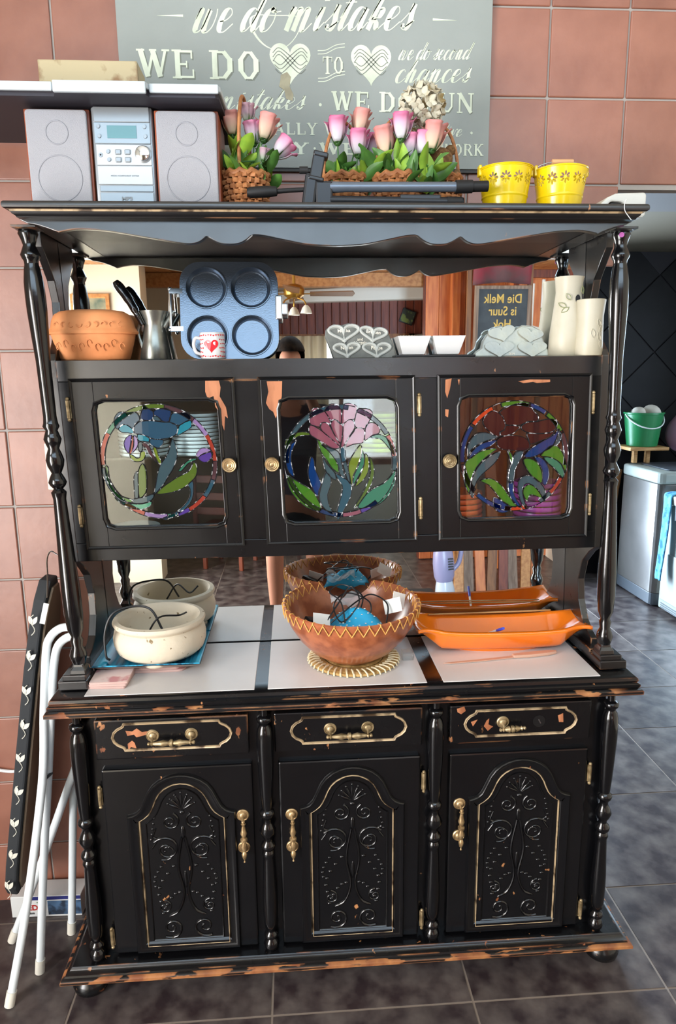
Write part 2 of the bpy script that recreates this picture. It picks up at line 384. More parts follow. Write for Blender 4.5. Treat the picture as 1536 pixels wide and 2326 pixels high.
    MB().box(-.35, 1.05, -5.26, -5.255, .86, 2.03).build('pane', 'pane', wn)
    M('curtain', 'e6d8b4', .9)
    def cur(x0, x1, name, label):
        b = MB().grid(40, 4, lambda u, v: (x0+(x1-x0)*u, -5.12+.02*sin(u*38)+.006*sin(u*91), .7+1.36*v))
        tag(b.build(name, 'curtain', None, 0, 60, 2, .003), label, 'curtain', None)
    cur(-.36, .22, 'curtain', 'cream gathered curtain at the left of the rear window'); cur(.95, 1.12, 'curtain', 'cream gathered curtain at the right of the rear window')
    struct(MB().box(2.2, 2.4, -5.3, .06, 0, 3.65).build('wall_right', 'plaster'))
    struct(MB().box(-2.02, -1.25, -3.85, -3.62, 0, 2.515).build('wall_stub', 'cream_wall'))
    pf = thing('picture_frame', 'pine framed picture hung on the cream wall', 'picture', (-1.62, -3.62, 2.1))
    MB().sweep([(-.13, -.18), (.13, -.18), (.13, .18), (-.13, .18)], [(-.012, 0), (-.012, .02), (.012, .024), (.02, .0)], True, lambda u, v, d: (u, d, v)).build('frame', 'pine', pf)
    M('art', '8a8266', .7, var=(9, '4d5a4a', .4, .6)); MB().box(-.125, .125, .002, .006, -.175, .175).build('canvas', 'art', pf)
    # right-hand partition of boards with posts
    pt = struct(MB().box(1.0, 2.2, -4.2, -4.1, 0, 2.53).build('wall_partition', 'redwood'))
    pl = MB().box(-.055, .055, -.01, .01, -1.26, 1.26).mesh('plank', .004, 40, 1)
    for k in range(11):
        o = link('plank', pl, 'orangewood_and_lit' if k < 2 else 'redwood', pt); o.location = (1.06+.112*k, -4.09, 1.265)  # first two planks orange: warm light on the boards put into their colour
    for x in (1.24, 1.66):
        o = link('post', MB().box(-.035, .035, -.05, .05, 0, 2.5).mesh('post', .006), 'orangewood_and_lit', pt); o.location = (x, -4.03 if x < 1.3 else -3.75, 0)
    # scullery beyond the opening
    ws = struct(MB().box(.5, .75, 3.5, 3.6, 0, 2.75).box(1.75, 3.7, 3.5, 3.6, 0, 2.75).box(.75, 1.75, 3.5, 3.6, 2.1, 2.75).build('wall_scullery', 'dark_grout')); struct(MB().box(.75, .8, 3.48, 3.6, 0, 2.1).box(1.7, 1.75, 3.48, 3.6, 0, 2.1).box(.75, 1.75, 3.48, 3.6, 2.05, 2.1).build('door_2', 'white_plastic'))
    dm = MB().obox((0, 0, 0), (.415, .012, .415), (0, radians(45), 0)).mesh('tile', .003, 40, 1)
    for i in range(12):
        for j in range(10):
            x = .7+.2975*i; z = .05+.2975*j
            if (i+j) % 2 == 0 and z < 2.7 and not (.46 < x < 2.04 and z < 2.39): o = link('tile', dm, 'dark_tile', ws); o.location = (x, 3.497, z)
    struct(MB().box(.3, 3.7, .285, 3.6, 2.6, 2.68).build('ceiling_scullery', 'scullery_ceiling'))
    struct(MB().box(.4, .5, .285, 3.6, 0, 2.6).build('wall_inner', 'dark_tile'))
    struct(MB().box(3.4, 3.5, .285, .8, 0, 2.6).box(3.4, 3.5, 2.4, 3.6, 0, 2.6).box(3.4, 3.5, .8, 2.4, 0, 1.15).box(3.4, 3.5, .8, 2.4, 2.3, 2.6).build('wall_outer', 'plaster'))
    w2 = struct(MB().box(3.4, 3.46, .8, .85, 1.15, 2.3).box(3.4, 3.46, 2.35, 2.4, 1.15, 2.3).box(3.4, 3.46, .85, 2.35, 1.15, 1.2).box(3.4, 3.46, .85, 2.35, 2.25, 2.3).box(3.41, 3.45, 1.58, 1.62, 1.2, 2.25).build('window_2', 'white_plastic'))
    MB().box(3.43, 3.434, .85, 2.35, 1.2, 2.25).build('pane', 'pane', w2)
    struct(MB().box(2.2, 2.4, .06, .285, 0, 2.19).build('wall_pier', 'plaster'))
build_room()
GLASS=[
((-463,1468,149),[('o1',330,10),('b1',10,42),('p2',42,62),('r1',62,90),('b1',90,110),('s2',110,130),('r1',130,152),('p1',152,165),('m1',168,176),('p2',176,200),('r1',200,222),('s2',222,265),('r1',268,302),('g2',302,330)],[('t1',[-564,1582,-553,1595,-542,1596,-530,1594,-514,1596,-505,1589,-502,1578,-506,1572,-515,1565,-520,1553,-534,1563,-545,1565,-555,1557,-557,1553,-564,1557,-566,1568]),('t2',[-557,1553,-553,1558,-544,1564,-534,1563,-521,1552,-521,1542,-535,1544,-549,1545]),('n1',[-489,1612,-480,1605,-468,1597,-466,1588,-471,1576,-485,1574,-499,1578,-499,1588,-494,1600]),('n1',[-465,1597,-455,1602,-434,1604,-423,1598,-423,1587,-429,1571,-442,1570,-450,1576,-456,1583,-466,1588]),('t1',[-423,1587,-414,1592,-401,1591,-387,1594,-376,1589,-375,1574,-389,1569,-403,1561,-412,1562,-428,1570]),('t2',[-375,1574,-374,1556,-391,1545,-408,1536,-412,1538,-407,1554,-403,1561,-389,1569]),('t1',[-500,1572,-471,1573,-442,1569,-428,1569,-412,1562,-409,1548,-414,1538,-429,1530,-448,1527,-466,1526,-479,1530,-497,1538,-513,1541,-519,1545,-518,1558,-510,1566]),('t2',[-511,1539,-497,1538,-482,1529,-484,1520,-498,1522,-510,1524]),('t1',[-482,1528,-466,1526,-448,1524,-450,1513,-461,1504,-472,1508,-481,1514]),('s1',[-466,1585,-456,1583,-448,1572,-468,1575]),('p1',[-525,1538,-539,1532,-547,1517,-544,1501,-536,1492,-530,1510]),('r1',[-525,1538,-521,1528,-524,1510,-530,1492,-536,1492,-530,1515]),('p2',[-520,1538,-512,1528,-512,1512,-522,1498,-530,1492,-523,1510]),('l1',[-535,1489,-525,1485,-519,1479,-510,1481,-507,1494,-496,1496,-496,1484,-505,1472,-520,1470,-531,1475]),('s1',[-510,1519,-501,1518,-503,1498,-510,1496,-512,1507]),('b1',[-501,1519,-488,1515,-480,1500,-471,1474,-465,1464,-473,1471,-486,1488,-493,1505,-500,1509]),('l1',[-475,1504,-467,1503,-463,1485,-457,1469,-462,1463,-470,1478]),('s1',[-424,1527,-418,1513,-415,1489,-420,1470,-431,1447,-444,1430,-455,1412,-478,1388,-483,1386,-476,1412,-469,1440,-460,1462,-445,1480,-435,1499,-429,1518]),('o1',[-375,1467,-368,1453,-372,1431,-387,1415,-405,1401,-426,1392,-453,1386,-476,1386,-463,1400,-443,1414,-416,1430,-392,1441,-382,1453]),('p2',[-368,1484,-362,1495,-352,1502,-339,1501,-327,1495,-349,1488,-364,1479]),('p1',[-364,1478,-347,1487,-326,1492,-329,1478,-341,1466,-355,1467]),('g2',[-370,1476,-369,1472,-390,1463,-408,1444,-416,1446,-397,1465,-385,1473]),('s1',[-520,1446,-530,1432,-532,1406,-533,1377,-525,1376,-521,1406]),('o1',[-506,1465,-498,1448,-499,1415,-504,1389,-521,1376,-521,1406,-518,1444]),('s1',[-538,1373,-512,1377,-488,1385,-484,1380,-492,1369,-513,1362,-539,1363]),('m1',[-584,1378,-564,1366,-542,1361,-514,1360,-492,1366,-495,1355,-517,1346,-543,1349,-567,1361]),('g1',[-601,1457,-593,1457,-593,1426,-582,1398,-565,1380,-540,1371,-542,1364,-566,1371,-587,1393,-598,1424]),('s2',[-395,1408,-382,1417,-382,1393,-388,1369,-407,1345,-434,1326,-459,1317,-465,1322,-436,1334,-409,1353,-392,1377,-390,1396]),]),
((3,1460,147),[('s2',330,10),('s1',20,60),('r1',62,85),('s1',85,100),('p1',140,160),('k1',160,180),('n1',180,205),('p2',205,255),('s1',270,330)],[('k1',[-72,1584,-62,1599,-48,1598,-34,1591,-23,1572,-20,1558,-30,1562,-42,1562,-47,1551,-64,1555,-72,1559,-74,1575]),('k1',[-34,1594,-21,1607,-7,1609,4,1604,9,1592,8,1560,6,1557,-9,1570,-19,1567,-27,1581]),('k1',[14,1599,19,1609,33,1610,47,1605,50,1597,44,1573,39,1569,27,1568,10,1557,9,1576]),('k1',[51,1594,66,1596,82,1594,90,1584,84,1570,71,1547,66,1545,45,1549,42,1562,44,1571]),('k1',[-47,1551,-46,1558,-40,1562,-28,1560,-21,1551,-12,1532,1,1510,2,1501,-22,1522,-41,1539]),('k1',[-19,1553,-18,1562,-9,1570,3,1562,12,1550,9,1527,3,1508,-10,1529]),('k1',[12,1553,20,1563,32,1569,41,1562,42,1547,30,1529,18,1510,10,1498,4,1501,10,1524]),('k1',[44,1546,60,1547,68,1540,66,1519,61,1508,37,1505,17,1498,25,1519,40,1538]),('k1',[70,1545,74,1556,88,1560,102,1554,108,1542,104,1532,88,1528,68,1514,69,1533]),('k1',[-76,1549,-71,1556,-59,1551,-41,1539,-20,1520,1,1501,-2,1495,-19,1496,-42,1511,-63,1524,-74,1533]),('s2',[3,1494,15,1494,16,1462,5,1460]),('s1',[8,1459,17,1458,22,1438,28,1401,19,1411,12,1438]),('g1',[-56,1518,-46,1511,-31,1492,-15,1472,-4,1450,-3,1431,-21,1444,-34,1466,-48,1487]),('s1',[-47,1506,-23,1496,-2,1486,4,1462,8,1438,14,1414,-2,1429,-4,1450,-15,1472,-31,1492]),('s1',[-43,1473,-34,1456,-16,1434,-12,1424,-12,1412,-29,1424,-40,1444]),('l1',[56,1504,59,1490,55,1471,44,1442,34,1423,31,1396,25,1414,22,1443,26,1462,38,1481]),('g2',[59,1490,64,1478,64,1454,53,1430,36,1401,32,1399,36,1423,47,1445,56,1469]),('l1',[67,1479,74,1474,77,1454,73,1430,58,1408,38,1394,53,1425,64,1452]),('o1',[79,1471,88,1454,90,1429,82,1400,64,1369,41,1340,34,1338,51,1364,69,1398,80,1430]),('n2',[-115,1514,-108,1519,-123,1489,-126,1460,-120,1424,-133,1434,-140,1458,-139,1484,-130,1503]),('o1',[-139,1513,-129,1527,-112,1536,-93,1539,-76,1536,-76,1530,-95,1530,-115,1522,-130,1505,-139,1489]),('n2',[-72,1475,-66,1464,-64,1440,-51,1406,-57,1386,-62,1369,-73,1389,-82,1418,-83,1440,-77,1464]),('g1',[-141,1427,-122,1417,-99,1402,-76,1387,-62,1364,-52,1334,-71,1332,-97,1345,-120,1368,-135,1395]),('s1',[-37,1432,-24,1417,-27,1395,-35,1374,-32,1346,-21,1321,-40,1332,-53,1349,-58,1367,-51,1396]),('s2',[-12,1429,7,1419,26,1404,29,1387,25,1365,9,1336,-6,1309,-13,1309,-10,1336,1,1370,5,1395,-5,1412]),('g2',[146,1436,145,1406,135,1382,117,1358,92,1341,68,1337,43,1337,59,1364,84,1386,113,1400,133,1419]),('g2',[83,1522,97,1529,114,1527,130,1515,142,1494,144,1474,130,1494,111,1516,94,1520]),]),
((464,1465,146),[('g1',345,15),('n2',17,35),('g1',38,62),('b1',65,100),('r1',115,135),('s1',135,150),('r2',165,190),('n2',195,225),('b1',230,262),('n2',265,305),('r2',308,335)],[('b2',[379,1559,386,1573,401,1586,418,1582,432,1568,439,1548,435,1536,423,1530,424,1518,406,1525,386,1542]),('b2',[423,1582,447,1597,478,1605,500,1602,515,1583,527,1569,523,1557,499,1557,479,1548,460,1548,440,1550,432,1570]),('b2',[482,1545,499,1555,523,1556,545,1561,565,1562,579,1551,571,1534,558,1527,529,1525,502,1527,484,1536]),('b2',[440,1547,460,1547,477,1543,472,1536,460,1526,445,1522,428,1520,426,1530,436,1535]),('b2',[416,1506,426,1516,448,1521,477,1519,495,1512,505,1497,502,1485,483,1480,460,1482,436,1484,421,1491]),('b2',[497,1526,529,1524,558,1526,571,1532,559,1515,534,1506,507,1497,502,1511]),('s1',[338,1495,352,1519,369,1529,394,1528,420,1516,399,1511,372,1502,347,1485,340,1461]),('n2',[341,1461,350,1480,372,1499,394,1506,416,1510,399,1494,372,1482,352,1466]),('g1',[335,1456,372,1480,399,1486,416,1486,387,1465,362,1439,348,1407,342,1368,330,1402,329,1432]),('s1',[345,1368,350,1407,367,1441,397,1467,426,1479,416,1455,397,1436,372,1414,357,1387,354,1357]),('s1',[468,1476,488,1478,478,1454,466,1429,462,1397,449,1398,450,1425,458,1451]),('n2',[449,1398,462,1397,462,1372,472,1347,488,1324,462,1342,450,1373]),('g1',[446,1480,456,1473,460,1456,457,1444,451,1464]),('n2',[490,1466,510,1487,539,1504,571,1522,583,1537,581,1525,567,1491,547,1479,525,1467,505,1462]),('s1',[583,1532,591,1520,586,1503,577,1493,569,1493,581,1515]),('g1',[535,1467,559,1491,579,1491,595,1471,606,1439,604,1419,591,1444,568,1459,548,1464]),('g1',[488,1456,505,1459,526,1448,539,1423,539,1393,516,1408,498,1431]),('n2',[518,1462,538,1460,553,1442,559,1415,552,1390,542,1391,540,1428,528,1448]),('g2',[543,1462,568,1459,591,1442,601,1414,594,1407,573,1432,556,1445]),('g1',[372,1402,394,1408,412,1403,432,1386,450,1360,473,1332,458,1330,435,1343,415,1368,395,1391]),('n2',[410,1356,432,1346,458,1328,443,1315,423,1316,410,1331]),('s1',[474,1385,479,1404,496,1414,519,1408,544,1383,552,1360,548,1343,532,1371,512,1389,497,1392,487,1379,490,1354,500,1322,485,1339,477,1362]),('g1',[488,1367,494,1384,509,1389,527,1376,543,1351,522,1359,507,1361,500,1344]),]),]
# ---------------------------------------------------------------- sideboard (base unit)
U = lambda w, d: [(-w, .02), (-w, -d), (w, -d), (w, .02)]
XY = lambda u, v, d: (u, v, d)
ARCH_OUT = [(.1423, .532), (.13, .5345), (.118, .540), (.108, .550), (.101, .564), (.094, .580), (.085, .600), (.072, .618), (.055, .632), (.036, .6415), (.018, .6465), (0, .648)]
ARCH_IN = [(.1128, .515), (.1, .523), (.089, .532), (.081, .543), (.074, .558), (.067, .576), (.057, .593), (.0437, .606), (.030, .614), (.0183, .619), (0, .6215)]
def arch(pts, half, bottom):
    r = [(half, bottom)]+pts; l = [(-x, z) for x, z in pts[:-1]][::-1]
    return [(-half, bottom)]+r+l
def offset_poly(P, o):
    P = [Vector(p) for p in P]; m = len(P); out = []
    for i in range(m):
        a = (P[i]-P[i-1]).normalized(); b = (P[(i+1) % m]-P[i]).normalized(); n = Vector((-a.y-b.y, a.x+b.x))
        n = n.normalized(); k = n.dot(Vector((-a.y, a.x))); out.append(P[i]+n*o/max(.4, k))
    return [(q.x, q.y) for q in out]
LOWPOST = [(.010, .842), (.010, .812), (.0185, .808), (.0205, .801), (.0185, .794), (.0135, .789), (.013, .783), (.0175, .777), (.0208, .762), (.0222, .735), (.0222, .705), (.020, .645), (.0172, .585), (.0145, .545), (.0135, .537), (.0185, .532), (.0205, .525), (.0185, .518), (.0125, .511), (.0112, .500), (.0165, .490), (.0225, .474), (.0165, .458), (.0112, .449), (.012, .441), (.0185, .434), (.0205, .427), (.0185, .420), (.0135, .414), (.0165, .408), (.018, .402), (.0150, .394), (.0150, .385), (.0172, .335), (.0198, .280), (.0205, .235), (.0195, .19), (.017, .170), (.0118, .163), (.0118, .157), (.0178, .152), (.020, .146), (.0178, .140), (.0120, .134), (.0185, .126), (.0215, .116), (.019, .106), (.014, .098)]
UPPOST = [(.0141, 2.024), (.0200, 2.014), (.0223, 2.006), (.0172, 1.994), (.0137, 1.981), (.0190, 1.968), (.0224, 1.96), (.0200, 1.953), (.0163, 1.947), (.0158, 1.939), (.0184, 1.928), (.022, 1.899), (.0230, 1.865), (.0227, 1.834), (.0193, 1.767), (.0168, 1.723), (.0159, 1.632), (.0155, 1.59), (.0170, 1.575), (.0198, 1.567), (.0139, 1.557), (.0180, 1.545), (.0209, 1.536), (.0180, 1.527), (.0129, 1.513), (.0185, 1.498), (.0216, 1.485), (.0190, 1.470), (.0115, 1.453), (.0180, 1.44), (.0217, 1.43), (.0180, 1.422), (.0109, 1.414), (.0185, 1.405), (.0153, 1.389), (.0176, 1.319), (.0211, 1.222), (.0235, 1.156), (.0231, 1.089), (.0198, 1.049), (.0119, 1.028), (.0159, 1.019), (.0131, 1.001), (.0190, .988), (.0217, .978), (.0190, .966), (.016, .956)]
def spiral(b, cx, cz, r0, r1, turns, a0, dirn, y, w, n=26):
    P = []; R = []
    for i in range(n+1):
        t = i/n; r = r0+(r1-r0)*t**.8; a = a0+dirn*2*pi*turns*t
        P.append((cx+r*cos(a), y, cz+r*sin(a))); R.append(w*(1-.45*t))
    b.tube(P, R, 6, flat=1); b.ell(P[-1], (w*1.1, w*.9, w*1.1), 8, 6)
def carve(y):
    b = MB()
    for s in (-1, 1):
        d = -s
        spiral(b, s*.033, .508, .026, .006, 1.5, pi/2+s*.4, -d, y, .0038)
        spiral(b, s*.047, .425, .040, .010, 1.3, pi/2-s*.9, -d, y, .0042)
        spiral(b, s*.047, .420, .030, .004, .9, -pi/2+s*.5, d, y, .0032)
        spiral(b, s*.045, .178, .034, .006, 1.5, -pi/2+s*.6, d, y, .0042)
        spiral(b, s*.062, .245, .022, .005, 1.2, pi/2, -d, y, .0034)
        b.tube(spline([(s*.004, y, .46), (s*.018, y, .37), (s*.006, y, .29), (s*.022, y, .235), (s*.05, y, .215)], 6), [.0042]*24+[.003], 6)
        b.tube(spline([(s*.072, y, .49), (s*.08, y, .465), (s*.07, y, .455), (s*.085, y, .43)], 5), .003, 6)
        for k in range(7):
            t = k/6; b.ell((s*(.030+.045*sin(t*2.4)), y, .372-.13*t), (.0065, .004, .0042), 8, 6)
            if k < 5: b.ell((s*(.064+.02*sin(t*3)), y, .372-.09*t), (.0055, .004, .0038), 8, 6)
        for k in range(5):
            b.ell((s*(.018+.012*k), y, .290-.004*k*k), (.0065, .004, .004), 8, 6); b.ell((s*(.074+.003*k), y, .52-.016*k), (.004, .003, .004), 8, 6)
    for k in range(-3, 4):
        a = pi/2+k*.36; L_ = .045-.003*abs(k)
        b.tube([(cos(a)*.006, y, .543+sin(a)*.006), (cos(a)*L_*.6, y, .543+sin(a)*L_*.62), (cos(a)*L_, y, .543+sin(a)*L_)], [.0018, .0048, .0026], 6)
        b.ell((cos(a)*L_*1.12, y, .543+sin(a)*L_*1.12), .0035, 8, 6)
    b.ell((0, y, .475), (.007, .005, .02), 8, 6); b.ell((0, y, .535), (.008, .005, .006), 8, 6); b.ell((0, y, .33), (.005, .004, .028), 8, 6)
    return b
def rosette(b, x, z, y, r=.017):
    b.lathe([(0, 0), (r, 0), (r, .002), (r*.88, .004), (r*.8, .0025), (r*.62, .003), (r*.55, .006), (r*.3, .0085), (0, .009)], 20, ax='y', M4=Matrix.Translation((x, y, z))@Matrix.Scale(-1, 4, (0, 1, 0)))
def bail(b, L_, ax, M4):
    p = [(0, -L_/2-.012), (.003, -L_/2-.010), (.0035, -L_/2-.006), (.002, -L_/2-.003), (.0045, -L_/2), (.0028, -L_/2+.004), (.0045, -L_/4-.004), (.0062, -L_/4+.004), (.004, -.010), (.0035, -.006), (.0065, -.003), (.0065, .003), (.0035, .006), (.004, .010), (.0062, L_/4-.004), (.0045, L_/4+.004), (.0028, L_/2-.004), (.0045, L_/2), (.002, L_/2+.003), (.0035, L_/2+.006), (.003, L_/2+.010), (0, L_/2+.012)]
    p = [(r*1.45, z) for r, z in p]
    b.lathe(p, 12, ax=ax, M4=M4)
def hinge(parent, x, z, y, L_=.05):
    b = MB(); b.tube([(x, y-.003, z-L_/2), (x, y-.003, z+L_/2)], .0042, 8); b.ell((x, y-.003, z+L_/2+.004), .005, 8, 6); b.ell((x, y-.003, z-L_/2-.004), .005, 8, 6)
    b.box(x-.006, x+.006, y-.001, y+.002, z-L_/2, z+L_/2)
    return b.build('hinge', 'brass_old', parent)
def chip(parent, P, y, name='paint_chip'):
    b = MB(); b.prism([(p[0]/1000, p[1]/1000) for p in P], y-.0006, y+.001); return b.build(name, 'bare_wood', parent, 0, 0)
M('bare_wood', 'b5754f', .6, var=(30, '8e5433', .4, .65, (1, 1, .3)))
def build_sideboard():
    R = thing('sideboard', 'black painted three-door sideboard with white tiled top and worn wooden edges', 'sideboard')
    body = MB().box(-.705, .705, -.288, .02, .09, .85); body.build('carcass', 'black_paint', R, .003)
    pl = MB().box(-.76, .76, -.32, .02, .062, .0978).build('plinth', 'black_paint', R)
    MB().sweep(U(.8, .36), [(.06, .062), (.006, .062), (0, .066), (0, .074), (.004, .078), (.010, .079)], False, XY).build('plinth_lip', 'plinth_edge', pl)
    MB().sweep(U(.8, .36), [(.010, .079), (.012, .084), (.020, .088), (.024, .094), (.028, .098), (.06, .098)], False, XY).build('plinth_moulding', 'black_worn', pl)
    for x in (-.735, .735):
        for y in (-.30, -.02):
            b = MB().lathe([(0, 0), (.036, 0), (.046, .010), (.05, .025), (.046, .040), (.034, .05), (.03, .064), (0, .064)], 24); o = b.build('bun_foot', 'black_worn', R); o.location = (x, y, 0)
    ct = MB().box(-.73, .73, -.31, .02, .85, .8905).build('countertop', 'black_worn', R)
    MB().sweep(U(.774, .3525), [(.07, .842), (.006, .842), (0, .846), (0, .855), (.004, .859), (.010, .861)], False, XY).build('counter_lip', 'black_edge', ct)
    MB().sweep(U(.774, .3525), [(.010, .861), (.007, .865), (.007, .871), (.014, .875), (.011, .880), (.013, .887), (.019, .891), (.07, .891)], False, XY).build('counter_moulding', 'black_worn', ct)
    for x0, x1 in ((-.678, -.249), (-.215, .200), (.243, .665)):
        MB().box(x0, x1, -.327, -.006, .885, .8925).build('tile', 'counter_tile', ct, .0012)
    # turned half posts
    me = MB().lathe(LOWPOST, 24).mesh('post', 0, 50)
    for x in (-.708, -.2281, .2281, .708):
        o = link('turned_post', me, 'black_gloss', R); o.location = (x, -.310, 0)
    # drawers
    ov = [(.122, .037), (.125, .030), (.130, .027), (.140, .022), (.149, .013), (.1535, 0)]
    ovp = ov+[(x, -z) for x, z in ov[:-1]][::-1]; ovp = [(-x, -z) for x, z in ovp]+[(x, z) for x, z in ovp][::1]
    ovp = [(x, z) for x, z in ov]+[(x, -z) for x, z in ov[::-1][1:]]+[(-x, -z) for x, z in ov]+[(-x, z) for x, z in ov[::-1][1:]]
    ovp = ovp[::-1]
    for k, (x0, x1) in enumerate(((-.667, -.270), (-.2025, .193), (.267, .656))):
        cx = (x0+x1)/2; z0 = (.763, .760, .758)[k]
        d = MB().box(x0, x1, -.307, -.28, .700, .812).build('drawer', 'black_worn', R, .004)
        b = MB().sweep([(cx+x, z0+z) for x, z in ovp], [(-.0035, -.001), (-.0032, .002), (-.002, .0038), (0, .003), (.0012, .001), (.0026, .0026), (.004, -.001)], True, XZ(-.307)); b.build('oval_moulding', 'gilt', d)
        hb = MB()
        for s in (-1, 1):
            if k == 2 and s == 1:
                m = MB().lathe([(0, 0), (.017, 0), (.017, .0008), (0, .0008)], 20, c=(cx+.05, -.3082, z0), ax='y').build('mount_mark', 'black_in', d)
                MB().bar((cx+.048, -.309, z0+.006), (cx+.054, -.309, z0-.006), .003, .0008, (0, 1, 0)).build('screw', 'chrome', d); continue
            rosette(hb, cx+s*.05, z0+.002, -.307); hb.tube([(cx+s*.05, -.315, z0-.002), (cx+s*.05, -.324, z0-.008)], .003, 8)
        if k == 2: bail(hb, .05, 'x', Matrix.Translation((cx-.028, -.325, z0-.010))@Matrix.Rotation(-.05, 4, 'Y'))
        else: bail(hb, .10, 'x', Matrix.Translation((cx, -.325, z0-.012)))
        h = hb.build('drawer_handle', 'brass_old', d)
        if k == 2: h['label'] = 'broken brass handle with one end missing'
    chd = [o for o in R.children if o.name.startswith('drawer')]
    for P, k in (([(285, 804), (305, 810), (309, 797), (297, 788), (287, 794)], 2), ([(563, 772), (577, 778), (579, 752), (567, 753)], 2), ([(-587, 782), (-570, 779), (-558, 787), (-545, 776), (-520, 779), (-515, 770), (-535, 768), (-560, 762), (-566, 770), (-583, 767)], 0), ([(-584, 744), (-572, 753), (-566, 747), (-562, 731), (-576, 735), (-583, 726)], 0), ([(324, 764), (342, 770), (330, 751)], 2), ([(360, 750), (367, 766), (374, 772), (372, 755), (385, 748), (371, 736)], 2)):
        chip(chd[k], P, -.3075)
    # doors with carved arched panels
    cv = None
    for k, (x0, x1) in enumerate(((-.66, -.265), (-.195, .19), (.27, .657))):
        cx = (-.457, .003, .468)[k]
        d = MB().box(x0, x1, -.303, -.28, .103, .668).build('door', 'black_paint', R, .005)
        out = arch(ARCH_OUT, .1423, .108); inn = arch(ARCH_IN, .1128, .124)
        T = lambda P: [(cx+x, z) for x, z in P]
        MB().sweep(T(out), [(-.002, -.001), (-.001, .006), (.002, .009), (.006, .009), (.010, .006), (.014, .0045), (.024, .0045), (.028, .001), (.03, -.001)], True, XZ(-.303)).build('arched_moulding', 'black_paint', d)
        MB().sweep(T(inn), [(-.0012, -.001), (-.001, .004), (0, .0052), (.0012, .0045), (.002, .002), (.0024, -.001)], True, XZ(-.303)).build('gilt_bead', 'gilt', d)
        pp = offset_poly(inn, .016)
        MB().sweep(T(pp), [(-.002, -.001), (0, .0035), (.002, .002), (.004, -.001)], True, XZ(-.303)).build('panel_bead', 'black_gloss', d)
        if cv is None: cv = carve(-.303).mesh('carving', 0, 60)
        o = link('carving', cv, 'black_gloss', d); o.location = (cx, 0, 0)
        hx = (-.2945, -.1623, .300)[k]; hz = (.517, .512, .518)[k]; hb = MB()
        rosette(hb, hx, hz, -.303); rosette(hb, hx, hz-.098, -.303); hb.tube([(hx, -.311, hz), (hx, -.320, hz-.006)], .003, 8)
        bail(hb, .095, 'z', Matrix.Translation((hx+.002, -.322, hz-.062))); hb.lathe([(0, -.025), (.003, -.023), (.0015, -.018), (.006, -.008), (.0075, 0), (.005, .008), (0, .012)], 12, c=(hx+.002, -.324, hz-.105))
        hb.build('drop_handle', 'brass', d)
        for hz_ in ((.590, .155)):
            hinge(d, (-.668, .200, .6655)[k], hz_, -.299)
    return R
SIDEBOARD = build_sideboard()
